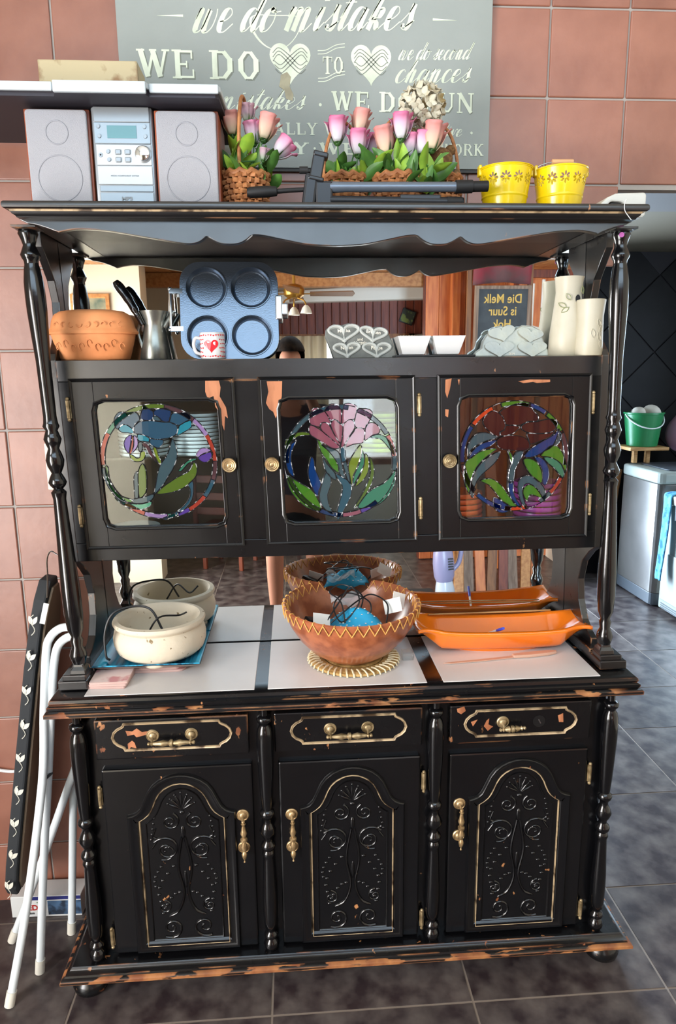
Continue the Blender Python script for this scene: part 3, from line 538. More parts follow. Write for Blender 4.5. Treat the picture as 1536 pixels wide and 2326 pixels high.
# ---------------------------------------------------------------- hutch (upper unit)
GM = {'t1': '3f6a86', 't2': '38a3b8', 'n1': '2c4a78', 'n2': '1c4a8e', 's1': '54707a', 's2': '3b6b80', 'p1': '6f50b0', 'p2': 'b79acb', 'r1': 'c2503f', 'r2': 'e2582c', 'l1': '93a83e', 'o1': '6f8c38', 'g1': '5a9a34', 'g2': '4a9a7c', 'm1': '6fc0a0', 'b1': '6b4b52', 'b2': '4a2226', 'k1': 'b06a7e'}
for k_, c_ in GM.items(): glassmat('stain_'+k_, c_, .02, .34)
glassmat('clear_glass', 'eef4f4', .045)
M('leading', '2a2a2e', .25, .7, var=(90, 'cfd3d8', .55, .62))
def mirror_mat():
    m = M('mirror', 'e8ecec', .0, 1.0); m.node_tree.nodes['Principled BSDF'].inputs['Roughness'].default_value = .01
mirror_mat()
def build_hutch():
    R = thing('hutch', 'black painted dresser hutch with turned posts, mirrors and stained glass doors', 'hutch', (0, 0, ZC), hutch=True)
    sp = [(-.2, 2.03), (-.2, 1.99), (-.17, 1.96), (-.135, 1.92), (-.118, 1.87), (-.125, 1.82), (-.155, 1.77), (-.19, 1.74), (-.2, 1.725), (-.2, 1.21), (-.165, 1.19), (-.12, 1.15), (-.098, 1.09), (-.105, 1.03), (-.135, .98), (-.17, .955), (-.2, .945), (-.2, .8935), (.018, .8935), (.018, 2.03)]
    for s in (-1, 1): MB().prism(sp, s*.693, s*.713, 'x').build('side_panel', 'black_upper', R, .002)
    MB().box(-.693, .693, .006, .018, .8935, 2.03).build('back_panel', 'black_in', R)
    MB().box(-.692, .692, .001, .006, .8935, 1.215).build('mirror', 'mirror', R); MB().box(-.692, .692, -.080, -.075, 1.722, 2.022).build('mirror', 'mirror', R); MB().box(-.693, .693, -.0745, .006, 1.70, 2.022).build('mirror_backing', 'black_in', R)
    # cornice
    c = MB().box(-.66, .66, -.31, .018, 2.022, 2.053).build('cornice', 'black_in', R)
    V = lambda: U(.712, .375)
    MB().sweep(V(), [(.08, 2.053), (.004, 2.053), (.001, 2.050), (0, 2.045), (.001, 2.040), (.005, 2.0375)], False, XY).build('cornice_lip', 'black_upper', c)
    MB().sweep(V(), [(.005, 2.0375), (.011, 2.0375), (.012, 2.0345), (.013, 2.034)], False, XY).build('gilt_line', 'gilt', c)
    MB().sweep(V(), [(.013, 2.034), (.015, 2.030), (.020, 2.027), (.022, 2.0235), (.026, 2.022), (.031, 2.021), (.042, 2.021), (.08, 2.021)], False, XY).build('cornice_moulding', 'black_upper', c)
    hv = [(.674, 2.022), (.655, 2.019), (.632, 2.012), (.609, 2.003)], [(.609, 2.003), (.583, 2.008), (.555, 2.010), (.5, 2.006), (.42, 1.993), (.36, 1.983), (.325, 1.979), (.303, 1.984), (.287, 1.996)], [(.287, 1.996), (.268, 1.985), (.25, 1.979), (.222, 1.979), (.203, 1.986), (.186, 1.999)], [(.186, 1.999), (.16, 1.997), (.11, 1.987), (.06, 1.978), (0, 1.975)]
    half = []
    for seg in hv: half += [(q.x, q.y-.0075) for q in spline(seg, 5)]
    low = half+[(-x, z) for x, z in half[::-1][1:]]
    VAL = MB().prism([(-.69, 2.03), (.69, 2.03), (.69, 2.022)]+low+[(-.69, 2.022)], -.336, -.320); VAL.v = [(x, y-(2.03-z)*.10, z) for x, y, z in VAL.v]; VAL.build('valance', 'black_upper', R, .0015)
    # turned front posts on stepped bases
    me = MB().lathe(UPPOST, 28).mesh('post', 0, 50)
    for s in (-1, 1):
        o = link('turned_post', me, 'black_gloss', R); o.location = (s*.7013, -.2626, 0)
        MB().box(s*.7013-.028, s*.7013+.028, -.291, -.234, 2.0165, 2.022).lathe([(.016, 2.0125), (.024, 2.0135), (.027, 2.0165), (.027, 2.018)], 20, c=(s*.7013, -.2626, 0)).build('post_capital', 'black_upper', R, .003)
        b = MB().box(s*.714-.037, s*.714+.037, -.296, .018, .8935, .918).box(s*.71-.03, s*.71+.03, -.29, -.236, .916, .932)
        b.lathe([(.03, .930), (.028, .942), (.02, .950), (.018, .958)], 4, c=(s*.7013, -.2626, 0), sq=0, M4=Matrix.Translation((s*.7013, -.2626, 0))@Matrix.Rotation(pi/4, 4, 'Z')@Matrix.Translation((-s*.7013, .2626, 0)))
        b.box(s*.693-.018, s*.693+.018, -.232, .018, .915, .928); b.build('post_base', 'black_upper', R, .003)
    # cupboard box
    b = MB().box(-.693, .693, -.198, .0, 1.700, 1.724).box(-.693, .693, -.19, .0, 1.212, 1.236).box(-.693, .693, -.03, -.012, 1.236, 1.70)
    for x in (-.23, .23): b.box(x-.008, x+.008, -.17, -.03, 1.236, 1.70)
    b.build('cupboard_shell', 'black_in', R)
    MB().box(-.692, .692, -.165, -.031, 1.470, 1.476).build('glass_shelf', 'clear_glass', R)
    MB().box(-.694, .694, -.2005, -.175, 1.672, 1.724).build('top_rail', 'black_upper', R, .0015)
    fr = MB().box(-.694, .694, -.2005, -.175, 1.210, 1.258)
    for x0, x1 in ((-.694, -.645), (.645, .694), (-.272, -.187), (.187, .272)): fr.box(x0, x1, -.2, -.175, 1.258, 1.672)
    fr.build('face_frame', 'black_door', R, .0015)
    for k in range(3):
        x0, x1 = ((-.6665, -.2588), (-.2011, .2011), (.2588, .6665))[k]; g0, g1 = ((-.608, -.305), (-.147, .150), (.317, .614))[k]; z0, z1, h0, h1 = 1.243, 1.6795, 1.302, 1.621
        D = MB().sweep([(x0, z0), (x1, z0), (x1, z1), (x0, z1)], [(0, 0), (0, .006), (.004, .009), (.009, .006), (.011, .007)], True, XZ(-.2015)).build('glass_door', 'black_door', R)
        MB().box(x0+.008, g0, -.2095, -.193, z0+.008, z1-.008).build('stile', 'black_door', D, .001); MB().box(g1, x1-.008, -.2095, -.193, z0+.008, z1-.008).build('stile', 'black_door', D, .001)
        MB().box(g0, g1, -.2095, -.193, z0+.008, h0).build('rail', 'black_door', D, .001); MB().box(g0, g1, -.2095, -.193, h1, z1-.008).build('rail', 'black_door', D, .001)
        q = .022; e = .006
        bead = [(g0+q, h0-e), (g1-q, h0-e), (g1-q*.5, h0-e*.3), (g1, h0+.002), (g1+e*.3, h0+q*.5), (g1+e, h0+q), (g1+e, h1-q), (g1+e*.3, h1-q*.5), (g1, h1-.002), (g1-q*.5, h1+e*.3), (g1-q, h1+e), (g0+q, h1+e), (g0+q*.5, h1+e*.3), (g0, h1-.002), (g0-e*.3, h1-q*.5), (g0-e, h1-q), (g0-e, h0+q), (g0-e*.3, h0+q*.5), (g0, h0+.002), (g0+q*.5, h0-e*.3)]
        MB().sweep(bead, [(-.004, -.003), (-.003, .002), (0, .0035), (.003, .002), (.006, -.003), (.0065, -.008)], True, XZ(-.2095)).build('glazing_bead', 'black_gloss', D)
        MB().box(g0-.004, g1+.004, -.2005, -.1985, h0-.004, h1+.004).build('glass_pane', 'clear_glass', D)
        (rx, rz, rr), segs, pcs = GLASS[k]; rx, rz, rr = rx/1000, rz/1000, min(rr/1000, .1475)
        ld = MB(); yl = -.2032
        def outline(P, w=.0011): ld.tube([(x, yl, z) for x, z in P], w, 5, True)
        def piece(col, P): MB().prism(P, -.2026, -.2008).build('stained_piece', 'stain_'+col, D, 0, 0); outline(P)
        for col, a0, a1 in segs:
            if a1 < a0: a1 += 360
            n = max(3, int((a1-a0)/5)); A = [radians(90-(a0+(a1-a0)*i/n)) for i in range(n+1)]
            P = [(rx+rr*cos(a), rz+rr*sin(a)) for a in A]+[(rx+(rr-.0115)*cos(a), rz+(rr-.0115)*sin(a)) for a in A[::-1]]
            piece(col, P)
        ld.tube([(rx+rr*cos(2*pi*i/72), yl, rz+rr*sin(2*pi*i/72)) for i in range(72)], .0012, 5, True)
        for col, f in pcs:
            P = [(f[i]/1000, f[i+1]/1000) for i in range(0, len(f), 2)]
            P = [(q_.x, q_.y) for q_ in spline(P, 2, True)]
            piece(col, P)
        ld.build('leading', 'leading', D)
        kx = (-.2836, -.1747, .2860)[k]
        MB().lathe([(0, .022), (.004, .022), (.006, .0205), (.008, .021), (.010, .0195), (.0125, .020), (.015, .018), (.017, .0185), (.019, .015), (.018, .012), (.009, .008), (.008, 0), (0, 0)], 24, ax='y', M4=Matrix.Translation((kx, -.2095, 1.459))@Matrix.Scale(-1, 4, (0, 1, 0))).build('knob', 'brass' if k < 2 else 'brass_old', D)
        for hz in (1.604, 1.332): hinge(D, (-.674, .2115, .672)[k], hz, -.2015, .044)
        for P in (([(-330, 1671), (-296, 1671), (-293, 1654), (-297, 1632), (-283, 1605), (-280, 1577), (-287, 1583), (-291, 1546), (-297, 1566), (-296, 1590), (-309, 1605), (-312, 1633), (-327, 1627), (-332, 1644)],), ([(-177, 1668), (-138, 1668), (-141, 1630), (-150, 1600), (-152, 1592), (-159, 1575), (-165, 1592), (-174, 1598), (-182, 1614), (-174, 1642)],), ([(279, 1667), (295, 1670), (290, 1642), (283, 1620), (278, 1636)], [(311, 1667), (316, 1667), (314, 1653)], [(278, 1592), (287, 1591), (285, 1571), (278, 1575)], [(469, 1661), (500, 1665), (553, 1664), (553, 1658), (518, 1656), (508, 1659), (483, 1656)]))[k]:
            P = [(max(x, (g0-.0*1)*1000-99999), z) for x, z in P]; chip(D, P, -.2098)
    tg = MB().lathe([(0, 0), (.006, 0), (.006, .002), (0, .002)], 14, c=(.692, -.285, 2.004), ax='y'); M('pink_dot', 'c063b4', .5); tg.build('pink_sticker', 'pink_dot', R)
    done = set()
    def rack(o):
        if o.type == 'MESH' and o.data.name not in done:
            done.add(o.data.name)
            for q in o.data.vertices: q.co.x += LEAN*(q.co.z-ZC)
        for c_ in o.children: rack(c_)
    rack(R)
    for ch in R.children: ch.location.z -= ZC
    return R
HUTCH = build_hutch()
# ---------------------------------------------------------------- things on the counter
ZT = .8925
M('clay_pot', 'd2c6b0', .7, var=(55, '7d6a4c', .66, .70), bump=(70, .3)); M('clay_in', '8d7a60', .75)
M('coconut', 'a9623f', .3, var=(30, '8a4a2e', .4, .62), bump=(70, .1), coat=.2); M('straw', 'c9a76a', .7, var=(50, '9c7a40', .4, .6), bump=(120, .5)); M('straw_pale', 'e0d3b0', .7)
M('orange_glaze', 'f07d1c', .16, var=(5, 'e2701c', .45, .7), coat=.6); M('thread', 'd9a050', .6)
M('cable', '17181b', .4); M('card', 'f0eee8', .5); M('mask_blue', '2ba6d6', .7); M('bluepen', '2b3fb0', .3); M('wood_light', 'c69a62', .6, var=(12, 'a87842', .4, .6, (1, 8, 8)))
stripemat('blue_plate', '0d4a66', '2f9cc0', (60, 4, 60), .2); M('plate_under', '8d7d74', .4); M('cork', 'a9825c', .8); M('coaster_print', 'e2cdc9', .4, var=(16, 'c98d90', .55, .62)); M('coaster_edge', 'b99a92', .6)
M('pinkwhite', 'c79f8a', .35); glassmat('acrylic', 'f4f8f8', .06)
M('lime_plate', 'c4e058', .25); M('white_plate', 'f2fafd', .2); M('mint_plate', 'c9f5e2', .25); M('orange_plate', 'ff6230', .25); M('purple_plate', 'b03ca4', .25); M('dark_glassware', '2a2428', .3)
def rr(w, d, r, n=5):
    out = []
    for cx, cy, a in ((w/2-r, d/2-r, 0), (-w/2+r, d/2-r, 90), (-w/2+r, -d/2+r, 180), (w/2-r, -d/2+r, 270)):
        for k in range(n+1): q = radians(a+90*k/n); out.append((cx+r*cos(q), cy+r*sin(q)))
    return out
def build_counter_items():
    # coasters carrying the plate
    for k, (x, y, w, lab) in enumerate(((-.545, -.128, .20, 'lower rounded cork coaster under the blue plate'), (-.550, -.125, .19, 'upper rounded cork coaster under the blue plate'))):
        c = thing('coaster', lab, 'coaster', (x, y, ZT+.0065*k), (0, 0, .02), 'coasters on the counter')
        MB().prism(rr(w, .15, .02), 0, .0062, 'z').build('board', 'coaster_edge', c, .001)
        MB().prism(rr(w-.006, .144, .018), .0062, .0066, 'z').build('print', 'coaster_print', c, 0, 0)
    for k in range(3):
        c = thing('coaster', ('bottom', 'middle', 'top')[k]+' coaster of the small stack by the left post, pink flower print', 'coaster', (-.630+.002*k, -.246, ZT+.0062*k), (0, 0, -.06+.04*k), 'small coasters in front of the plate')
        MB().prism(rr(.10, .092, .006), 0, .006, 'z').build('board', 'coaster_edge', c, .001)
        MB().prism(rr(.096, .088, .005), .006, .0063, 'z').build('print', 'coaster_print', c, 0, 0)
    p = thing('plate', 'square blue streaked plate with upturned rim under the clay pot', 'plate', (-.540, -.120, ZT+.0135), (0, 0, .0))
    v = []; f = []
    for hw, z in ((.085, .0), (.10, .002), (.143, .023), (.140, .026), (.098, .007), (.0, .006)):
        if hw: v += [(x*hw, y*hw*.82, z) for x, y in ((-1, -1), (1, -1), (1, 1), (-1, 1))]
    for j in range(4):
        for i in range(4): f.append((j*4+i, j*4+(i+1) % 4, j*4+4+(i+1) % 4, j*4+4+i))
    f += [(16, 17, 18, 19), (3, 2, 1, 0)]
    b = MB(); b.add(v, f); b.build('dish', 'blue_plate', p, .001); v2 = [(x*hw, y*hw*.82, z-.0008) for hw, z in ((.084, 0), (.10, .0012), (.144, .0225)) for x, y in ((-1, -1), (1, -1), (1, 1), (-1, 1))]
    MB().add(v2, [f_ for j in range(2) for f_ in [(j*4+i, j*4+4+i, j*4+4+(i+1) % 4, j*4+(i+1) % 4) for i in range(4)]]).build('underside', 'plate_under', p)
    pt = thing('clay_pot', 'pitted cream clay incense pot with three feet on the blue plate', 'pot', (-.520, -.122, ZT+.0215))
    MB().lathe([(0, .010), (.085, .010), (.106, .014), (.119, .026), (.126, .046), (.127, .064), (.123, .080), (.115, .090), (.117, .094), (.124, .098), (.127, .105), (.124, .112), (.112, .114), (.106, .108), (.102, .09), (.108, .06), (.10, .03), (.07, .022), (0, .022)], 48).build('bowl', 'clay_pot', pt, 0, 50)
    for a in (pi*1.5, pi/6, pi*5/6): MB().ell((cos(a)*.092, sin(a)*.092, .011), (.032, .022, .013), 12, 8, Matrix.Rotation(a+pi/2, 3, 'Z')).build('foot', 'clay_pot', pt)
    b = MB().tube(spline([(-.03, -.03, .07), (.005, -.03, .118), (.05, .02, .105), (.075, .0, .12)], 6), .0028, 6)
    b.tube(spline([(.01, -.02, .08), (-.02, -.01, .135), (-.07, 0, .142), (-.125, -.005, .125), (-.147, -.02, .075), (-.14, -.05, .02), (-.128, -.06, .012)], 6), .0032, 6)
    tag(place(b.build('power_cord', 'cable'), (-.520, -.122, ZT+.0215)), 'dark cord looping out of the clay pot down to the plate', 'cord')
    # trivet, bowl and its contents
    t = MB(); P = []
    for k in range(5): t.lathe([(.018+.022*k, .002), (.028+.022*k, .0), (.038+.022*k, .003), (.038+.022*k, .009), (.028+.022*k, .012), (.018+.022*k, .009)], 48)
    tr = thing('trivet', 'round woven straw trivet under the brown bowl', 'trivet', (.022, -.158, ZT)); t.build('coil', 'straw', tr)
    s_ = MB()
    for k in range(44):
        a = 2*pi*k/44; s_.tube([(cos(a)*.098, sin(a)*.098, .0115), (cos(a+.03)*.112, sin(a+.03)*.112, .0135), (cos(a+.06)*.127, sin(a+.06)*.127, .010), (cos(a+.07)*.130, sin(a+.07)*.130, .002)], .0026, 5)
    s_.build('stitching', 'straw_pale', tr)
    bw = thing('calabash_bowl', 'brown calabash bowl with zigzag stitched rim on the straw trivet', 'bowl', (.016, -.158, ZT+.0125), (radians(2), 0, 0))
    MB().lathe([(0, 0), (.058, 0), (.082, .008), (.118, .032), (.148, .066), (.172, .105), (.186, .142), (.190, .160), (.186, .163), (.181, .160), (.176, .138), (.160, .102), (.135, .066), (.100, .034), (.06, .015), (0, .013)], 64).build('shell', 'coconut', bw, 0, 60)
    b = MB()
    for k in range(40):
        a = 2*pi*k/40; d = 2*pi/80
        o1 = lambda a_, z_, ex: ((.190+ex-(.16-z_)*.13)*cos(a_), (.190+ex-(.16-z_)*.13)*sin(a_), z_)
        b.tube([(.183*cos(a), .183*sin(a), .1615), o1(a, .163, .0), o1(a, .160, .0015), o1(a+d, .134, .002)], .0014, 5); b.tube([o1(a+d, .134, .002), o1(a+2*d, .160, .0015), (.183*cos(a+2*d), .183*sin(a+2*d), .1625)], .0014, 5)
        i1 = lambda a_, z_: ((.180-(.16-z_)*.22)*cos(a_), (.180-(.16-z_)*.22)*sin(a_), z_)
        b.tube([i1(a, .161), i1(a+d, .136), i1(a+2*d, .161)], .0013, 5)
    b.build('rim_stitching', 'thread', bw)
    def inb(x, y, z): return (.016+x, -.158+y, ZT+.0125+z)
    b = MB()
    b.grid(16, 12, lambda u, v: (-.07+.14*u+.01*sin(v*5), -.055+.11*v, .112+.045*sin(pi*u)*sin(pi*v)**.6+.008*sin(9*u+6*v)))
    mk = tag(place(b.build('face_mask', 'mask_blue', None, 0, 60, 2, .002), inb(.012, -.045, -.012)), 'bright blue cloth face mask with white dots in the bowl', 'mask')
    d_ = MB()
    for i in range(7):
        for j in range(5):
            u, v = .12+.12*i+.03*(j % 2), .12+.18*j
            d_.ell((-.07+.14*u+.01*sin(v*5), -.055+.11*v, .1145+.045*sin(pi*u)*sin(pi*v)**.6+.008*sin(9*u+6*v)), (.003, .003, .0012), 8, 4)
    d_.build('white_dots', 'card', mk)
    for k, pts in enumerate(([(-.09, -.06, .10), (-.04, -.02, .16), (0, .02, .20), (.02, -.03, .17), (-.03, -.06, .125), (-.05, -.02, .16), (-.01, .03, .178), (.05, -.02, .165), (.04, -.07, .12)], [(-.02, -.08, .11), (-.03, -.03, .17), (-.06, .01, .19), (-.02, .04, .2), (.03, .0, .18), (.02, -.05, .15)], [(.09, -.06, .11), (.1, -.01, .155), (.06, .02, .175), (.02, 0, .165), (-.02, -.04, .15), (-.06, -.05, .12)])):
        tag(place(MB().tube(spline(pts, 8), .0022, 6).build('earphone_cable', 'cable'), inb(0, 0, -.005)), ('thick black earphone cable coiled over the blue mask', 'thin black cable rising highest above the bowl contents', 'black cable running to the right side of the bowl')[k], 'cable', 'cables in the bowl')
    for k, (x, y, z, r, w, h, lab) in enumerate(((-.085, -.05, .125, (1.0, .25, .3), .05, .035, 'white folded card at the left inside the brown bowl'), (.115, -.01, .145, (1.1, -.3, -.3), .05, .04, 'white card standing against the right inside of the bowl'), (.135, .01, .155, (1.3, .4, .5), .045, .04, 'white card tucked behind another at the right of the bowl'))):
        tag(place(MB().obox((0, 0, 0), (w, h, .0015)).build('paper_card', 'card'), inb(x, y, z), r), lab, 'card', 'cards in the bowl')
    tag(place(MB().obox((0, 0, 0), (.05, .03, .012)).build('black_box', 'black_plastic', None, .004), inb(-.105, -.035, .118), (.2, .3, .5)), 'small dark grey plastic box at the left inside the bowl', 'box')
    b = MB().grid(14, 10, lambda u, v: (-.045+.09*u, -.025+.05*v, .012*sin(7*u+3*v)+.006*sin(11*v-4*u)))
    M('cellophane', 'dfe6ea', .3).node_tree.nodes['Principled BSDF'].inputs['Alpha'].default_value = .35; tag(place(b.build('plastic_bag', 'cellophane', None, 0, 60), inb(-.01, .04, .150)), 'crumpled clear plastic wrapper on top of the bowl contents', 'wrapper')
    # orange boat-shaped tray
    ty = thing('orange_tray', 'long orange glazed tray with flared upturned ends at the right of the counter', 'tray', (.452, -.112, ZT), (0, 0, -.03))
    def tray(u, v):
        x = (u-.5)*2; y = (v-.5)*2; L_ = .247; W = .076
        end = max(0, abs(x)-.70)/.30; side = abs(y)
        zf = .012+.055*max(0, side-.30)/.70*(1-end)+.020*abs(x)**3+(.052+.012*y)*end
        if end == 0: zf = .012+.06*max(0, (side-.42)/.58)**1.1+.020*abs(x)**3
        else: zf = (.012+.06*max(0, (side-.42)/.58)**1.1)*(1-end)+(.072+.010*side)*end+.020*abs(x)**3*(1-end)
        wv = W*(1-.12*end*(1-end)*4)
        return (x*L_, y*wv*(1-.0*end), zf)
    MB().grid(60, 26, tray).build('dish', 'orange_glaze', ty, 0, 70, 2, .010)
    MB().lathe([(.0, 0), (.10, 0), (.11, .008), (0, .010)], 32, sx=1.2, sy=.32).build('foot_ring', 'orange_glaze', ty)
    pn = thing('pen', 'blue-capped ballpoint pen leaning on the front rim of the orange tray', 'pen', (.440, -.186, .978), (radians(62), 0, radians(8)))
    MB().lathe([(0, 0), (.0038, .001), (.0042, .01), (.0042, .045), (.0038, .047)], 10, M4=Matrix.Translation((0, 0, -.04))).build('cap', 'bluepen', pn); MB().lathe([(.0036, -.13), (.0036, -.04)], 10).build('barrel', 'white_plastic', pn)
    for k in range(2): tag(MB().tube([(.255, -.050-.008*k, .976+.004*k), (.63, -.040-.008*k, .974+.004*k)], .0022, 6).build('bamboo_skewer', 'wood_light'), ('rear', 'front')[k]+' of two bamboo skewers lying along the back of the tray', 'skewer', 'skewers on the tray')
    kn = thing('spreader_knife', 'pale pink spreader knife lying on the tile before the orange tray', 'knife', (.435, -.196, ZT+.001), (0, 0, .13))
    MB().prism([(-.17, .002), (-.15, -.006), (-.05, -.009), (.035, -.007), (.035, .006), (-.05, .004)], 0, .0025, 'z').build('blade', 'pinkwhite', kn, .0008)
    MB().prism([(.035, -.009), (.08, -.014), (.14, -.013), (.168, -.006), (.172, .003), (.15, .010), (.08, .010), (.035, .007)], -.0005, .009, 'z').build('handle', 'pinkwhite', kn, .003)
    tag(MB().box(.157, .190, -.187, -.155, ZT, ZT+.024).build('acrylic_cube', 'acrylic', None, .003), 'small clear acrylic cube beside the straw trivet', 'cube')
    # crockery behind the glass doors
    def plate(name, x, y, z, r, mat, lab, grp, pitch=.012):
        h = pitch*.92; o = MB().lathe([(0, 0), (r*.80, 0), (r*.96, h*.12), (r, h*.40), (r*1.005, h*.75), (r*.99, h), (r*.95, h*.95), (r*.7, h*.5), (0, h*.4)], 40).build(name, mat, None, 0, 50)
        tag(place(o, (x, y, z), hutch=True), lab, 'plate', grp); return o
    yi = -.112; NTH = ['bottom', 'second', 'third', 'fourth', 'fifth', 'sixth', 'seventh', 'eighth', 'ninth', 'tenth', 'eleventh']
    for k in range(11): plate('plate', -.375, yi, 1.4775+.0100*k, .066, 'white_plate', NTH[k]+' plate from the bottom of the right-hand pale stack in the left cupboard', 'pale plates, left cupboard right stack', .010)
    for k in range(11): plate('plate', -.515, yi, 1.4775+.0100*k, .066, 'white_plate', NTH[k]+' plate from the bottom of the left-hand pale stack in the left cupboard', 'pale plates, left cupboard left stack', .010)
    for k in range(4): plate('plate', -.560, yi, 1.2375+.012*k, .066, 'white_plate', NTH[k]+' of four pale plates on the floor of the left cupboard', 'pale plates at the bottom left')
    plate('plate', -.36, yi, 1.2375, .066, 'mint_plate', 'mint plate alone at the bottom right of the left cupboard', None); plate('plate', .09, yi, 1.2375, .066, 'mint_plate', 'mint plate lower of two at the bottom of the middle cupboard', None); plate('plate', .09, yi, 1.2515, .066, 'mint_plate', 'mint plate upper of two at the bottom of the middle cupboard', None)
    for k in range(8): plate('plate', .115, yi, 1.4775+.013*k, .066, 'lime_plate', NTH[k]+' lime green plate up the stack behind the pink glass flower', 'lime plates, middle cupboard', .013)
    for k in range(8): plate('plate', .335, yi, 1.2375+.0155*k, .066, 'orange_plate', NTH[k]+' orange plate up the tall stack in the right cupboard', 'orange plates', .0155)
    for k in range(9): plate('plate', .560, yi, 1.2375+.0165*k, .066, 'purple_plate', NTH[k]+' purple plate up the stack in the right cupboard', 'purple plates', .0165)
    plate('plate', .46, -.12, 1.2375, .042, 'orange_plate', 'small orange saucer at the bottom of the right cupboard between stacks', None)
build_counter_items()
# ---------------------------------------------------------------- things on the upper shelf
ZS = 1.7245
M('terracotta', 'd48c58', .75, var=(8, 'c67a46', .4, .6), bump=(50, .2)); M('pewter', '8d8f88', .3, .85, var=(12, '5d5f5a', .4, .65)); M('pan_metal', '66717e', .26, .9, bump=(300, .1)); M('pan_dark', '3a4048', .45, .4)
M('porcelain', 'd6d6d5', .15, coat=.3); M('heart_red', 'd81e28', .25); M('slate', '5d5f5a', .6, var=(20, '787a74', .4, .65), bump=(40, .4)); M('slate_rim', 'b9bcb6', .5); M('stone_grey', '9da09a', .35, .35, var=(14, 'b9b9a8', .4, .65), bump=(30, .3)); M('ceramic_cream', 'c6bfab', .45, var=(6, 'b5ad95', .4, .65), bump=(16, .1)); M('leaf_print', '8d9466', .5); M('name_white', 'f2ead8', .5)
def heart(s, n=10):
    P = []
    for i in range(4*n):
        t = 2*pi*i/(4*n); P.append((s*.0625*16*sin(t)**3*.5, s*.0625*(13*cos(t)-5*cos(2*t)-2*cos(3*t)-cos(4*t))*.5))
    return P[::-1]
def build_shelf_items():
    t = thing('clay_roaster', 'terracotta clay roasting dish with embossed lid at the left of the shelf', 'roaster', (-.612, -.138, ZS), hutch=True)
    MB().lathe([(0, 0), (.080, 0), (.086, .004), (.101, .056), (.104, .066), (.098, .066), (.082, .01), (0, .008)], 48, sy=.52, sq=3).build('base_dish', 'terracotta', t, 0, 50)
    MB().lathe([(.110, .064), (.113, .068), (.108, .074), (.103, .080), (.099, .098), (.092, .112), (.078, .120), (.04, .125), (0, .126)], 48, sy=.52, sq=3).build('lid', 'terracotta', t, 0, 50)
    b = MB()
    random.seed(3)
    for k in range(9):
        x = -.078+.0195*k; z = .034+.006*sin(k*2); y = -(.052*1.02)*(1-abs(x/.098)**3.0)**(1/3.0) if abs(x) < .095 else -.03
        P = [(x+.007*cos(a)*(1-.25*a/3), y*(.90+.10*(z+.008*sin(a))/.06)-.0012, z+.009*sin(a)) for a in [q*.5 for q in range(0, 10)]]
        b.tube(P, .0012, 5)
        P = [(x+.006*cos(a+k), y*(1.015)-.002, .086+.006*sin(a+k)) for a in [q*.5 for q in range(0, 8)]]; b.tube(P, .0012, 5)
    b.build('embossing', 'terracotta', t)
    j = thing('coffee_pot', 'tall pewter coffee pot with a long black handle on the shelf', 'pot', (-.462, -.120, ZS), hutch=True)
    MB().lathe([(0, 0), (.040, 0), (.041, .003), (.034, .045), (.027, .085), (.029, .100), (.037, .118), (.038, .122), (.035, .122), (.026, .10), (0, .09)], 32).build('body', 'pewter', j, 0, 50)
    MB().tube(spline([(.026, 0, .082), (.038, -.002, .100), (.052, -.004, .122)], 5), [.011, .011, .010, .010, .009, .009, .008, .008, .007, .006, .005], 10).build('spout', 'pewter', j)
    MB().tube(spline([(-.030, -.012, .03), (-.040, -.012, .07), (-.030, -.012, .098), (-.034, -.014, .115)], 5), .0045, 8).build('handle_bracket', 'pewter', j)
    MB().tube(spline([(-.026, -.018, .088), (-.040, -.02, .118), (-.060, -.022, .155), (-.086, -.024, .192)], 6), [.010]*4+[.0115]*3+[.0135]*4+[.0155]*4+[.0165]*2+[.015, .011], 12, flat=.75).build('handle', 'black_gloss', j)
    # four-hole pan standing upright
    p = thing('pancake_pan', 'upright blue grey hinged pan with four round moulds on the shelf', 'pan', (-.268, -.150, ZS), (radians(-10), 0, 0), hutch=True)
    out = rr(.250, .248, .052, 8); holes = [(-.058, .060), (.056, .060), (-.058, .182), (.056, .182)]
    cu = bpy.data.curves.new('c', 'CURVE'); cu.dimensions = '2D'; cu.fill_mode = 'BOTH'; cu.extrude = .003
    for P2 in [[(x, z+.124) for x, z in out]]+[[(cx+.050*cos(2*pi*i/36), cz+.050*sin(2*pi*i/36)) for i in range(36)] for cx, cz in holes]:
        sp = cu.splines.new('POLY'); sp.points.add(len(P2)-1); sp.use_cyclic_u = True
        for i, q in enumerate(P2): sp.points[i].co = (q[0], q[1], 0, 1)
    to = bpy.data.objects.new('c', cu); COL.objects.link(to); bpy.context.view_layer.update()
    me = bpy.data.meshes.new_from_object(to.evaluated_get(bpy.context.evaluated_depsgraph_get())); bpy.data.objects.remove(to)
    for q in me.vertices: q.co = (q.co.x, -q.co.z, q.co.y)
    me.materials.clear(); link('plate', me, 'pan_metal', p)
    for cx, cz in holes: MB().lathe([(.0545, -.0028), (.0535, -.0055), (.0515, -.0055), (.0495, -.002), (.047, .010), (.043, .0125), (.0415, .010), (0, .010)], 40, c=(cx, 0, cz), ax='y', cap=False).build('mould', 'pan_metal', p, 0, 50)
    MB().prism(rr(.246, .244, .05, 8), .014, .024, 'y', Matrix.Translation((0, 0, .124))).build('back_half', 'pan_dark', p, .004)
    MB().box(.118, .136, -.006, .02, .100, .162).box(.130, .150, -.004, .016, .112, .142).build('latch', 'steel', p, .003)
    b = MB().tube([(-.150, 0, .076), (-.150, 0, .178)], .004, 8); b.box(-.152, -.118, -.004, .004, .072, .084).box(-.152, -.118, -.004, .004, .168, .180); b.ell((-.152, 0, .076), .006, 8, 6).ell((-.150, 0, .18), .005, 8, 6); b.build('hinge_rod', 'chrome', p)
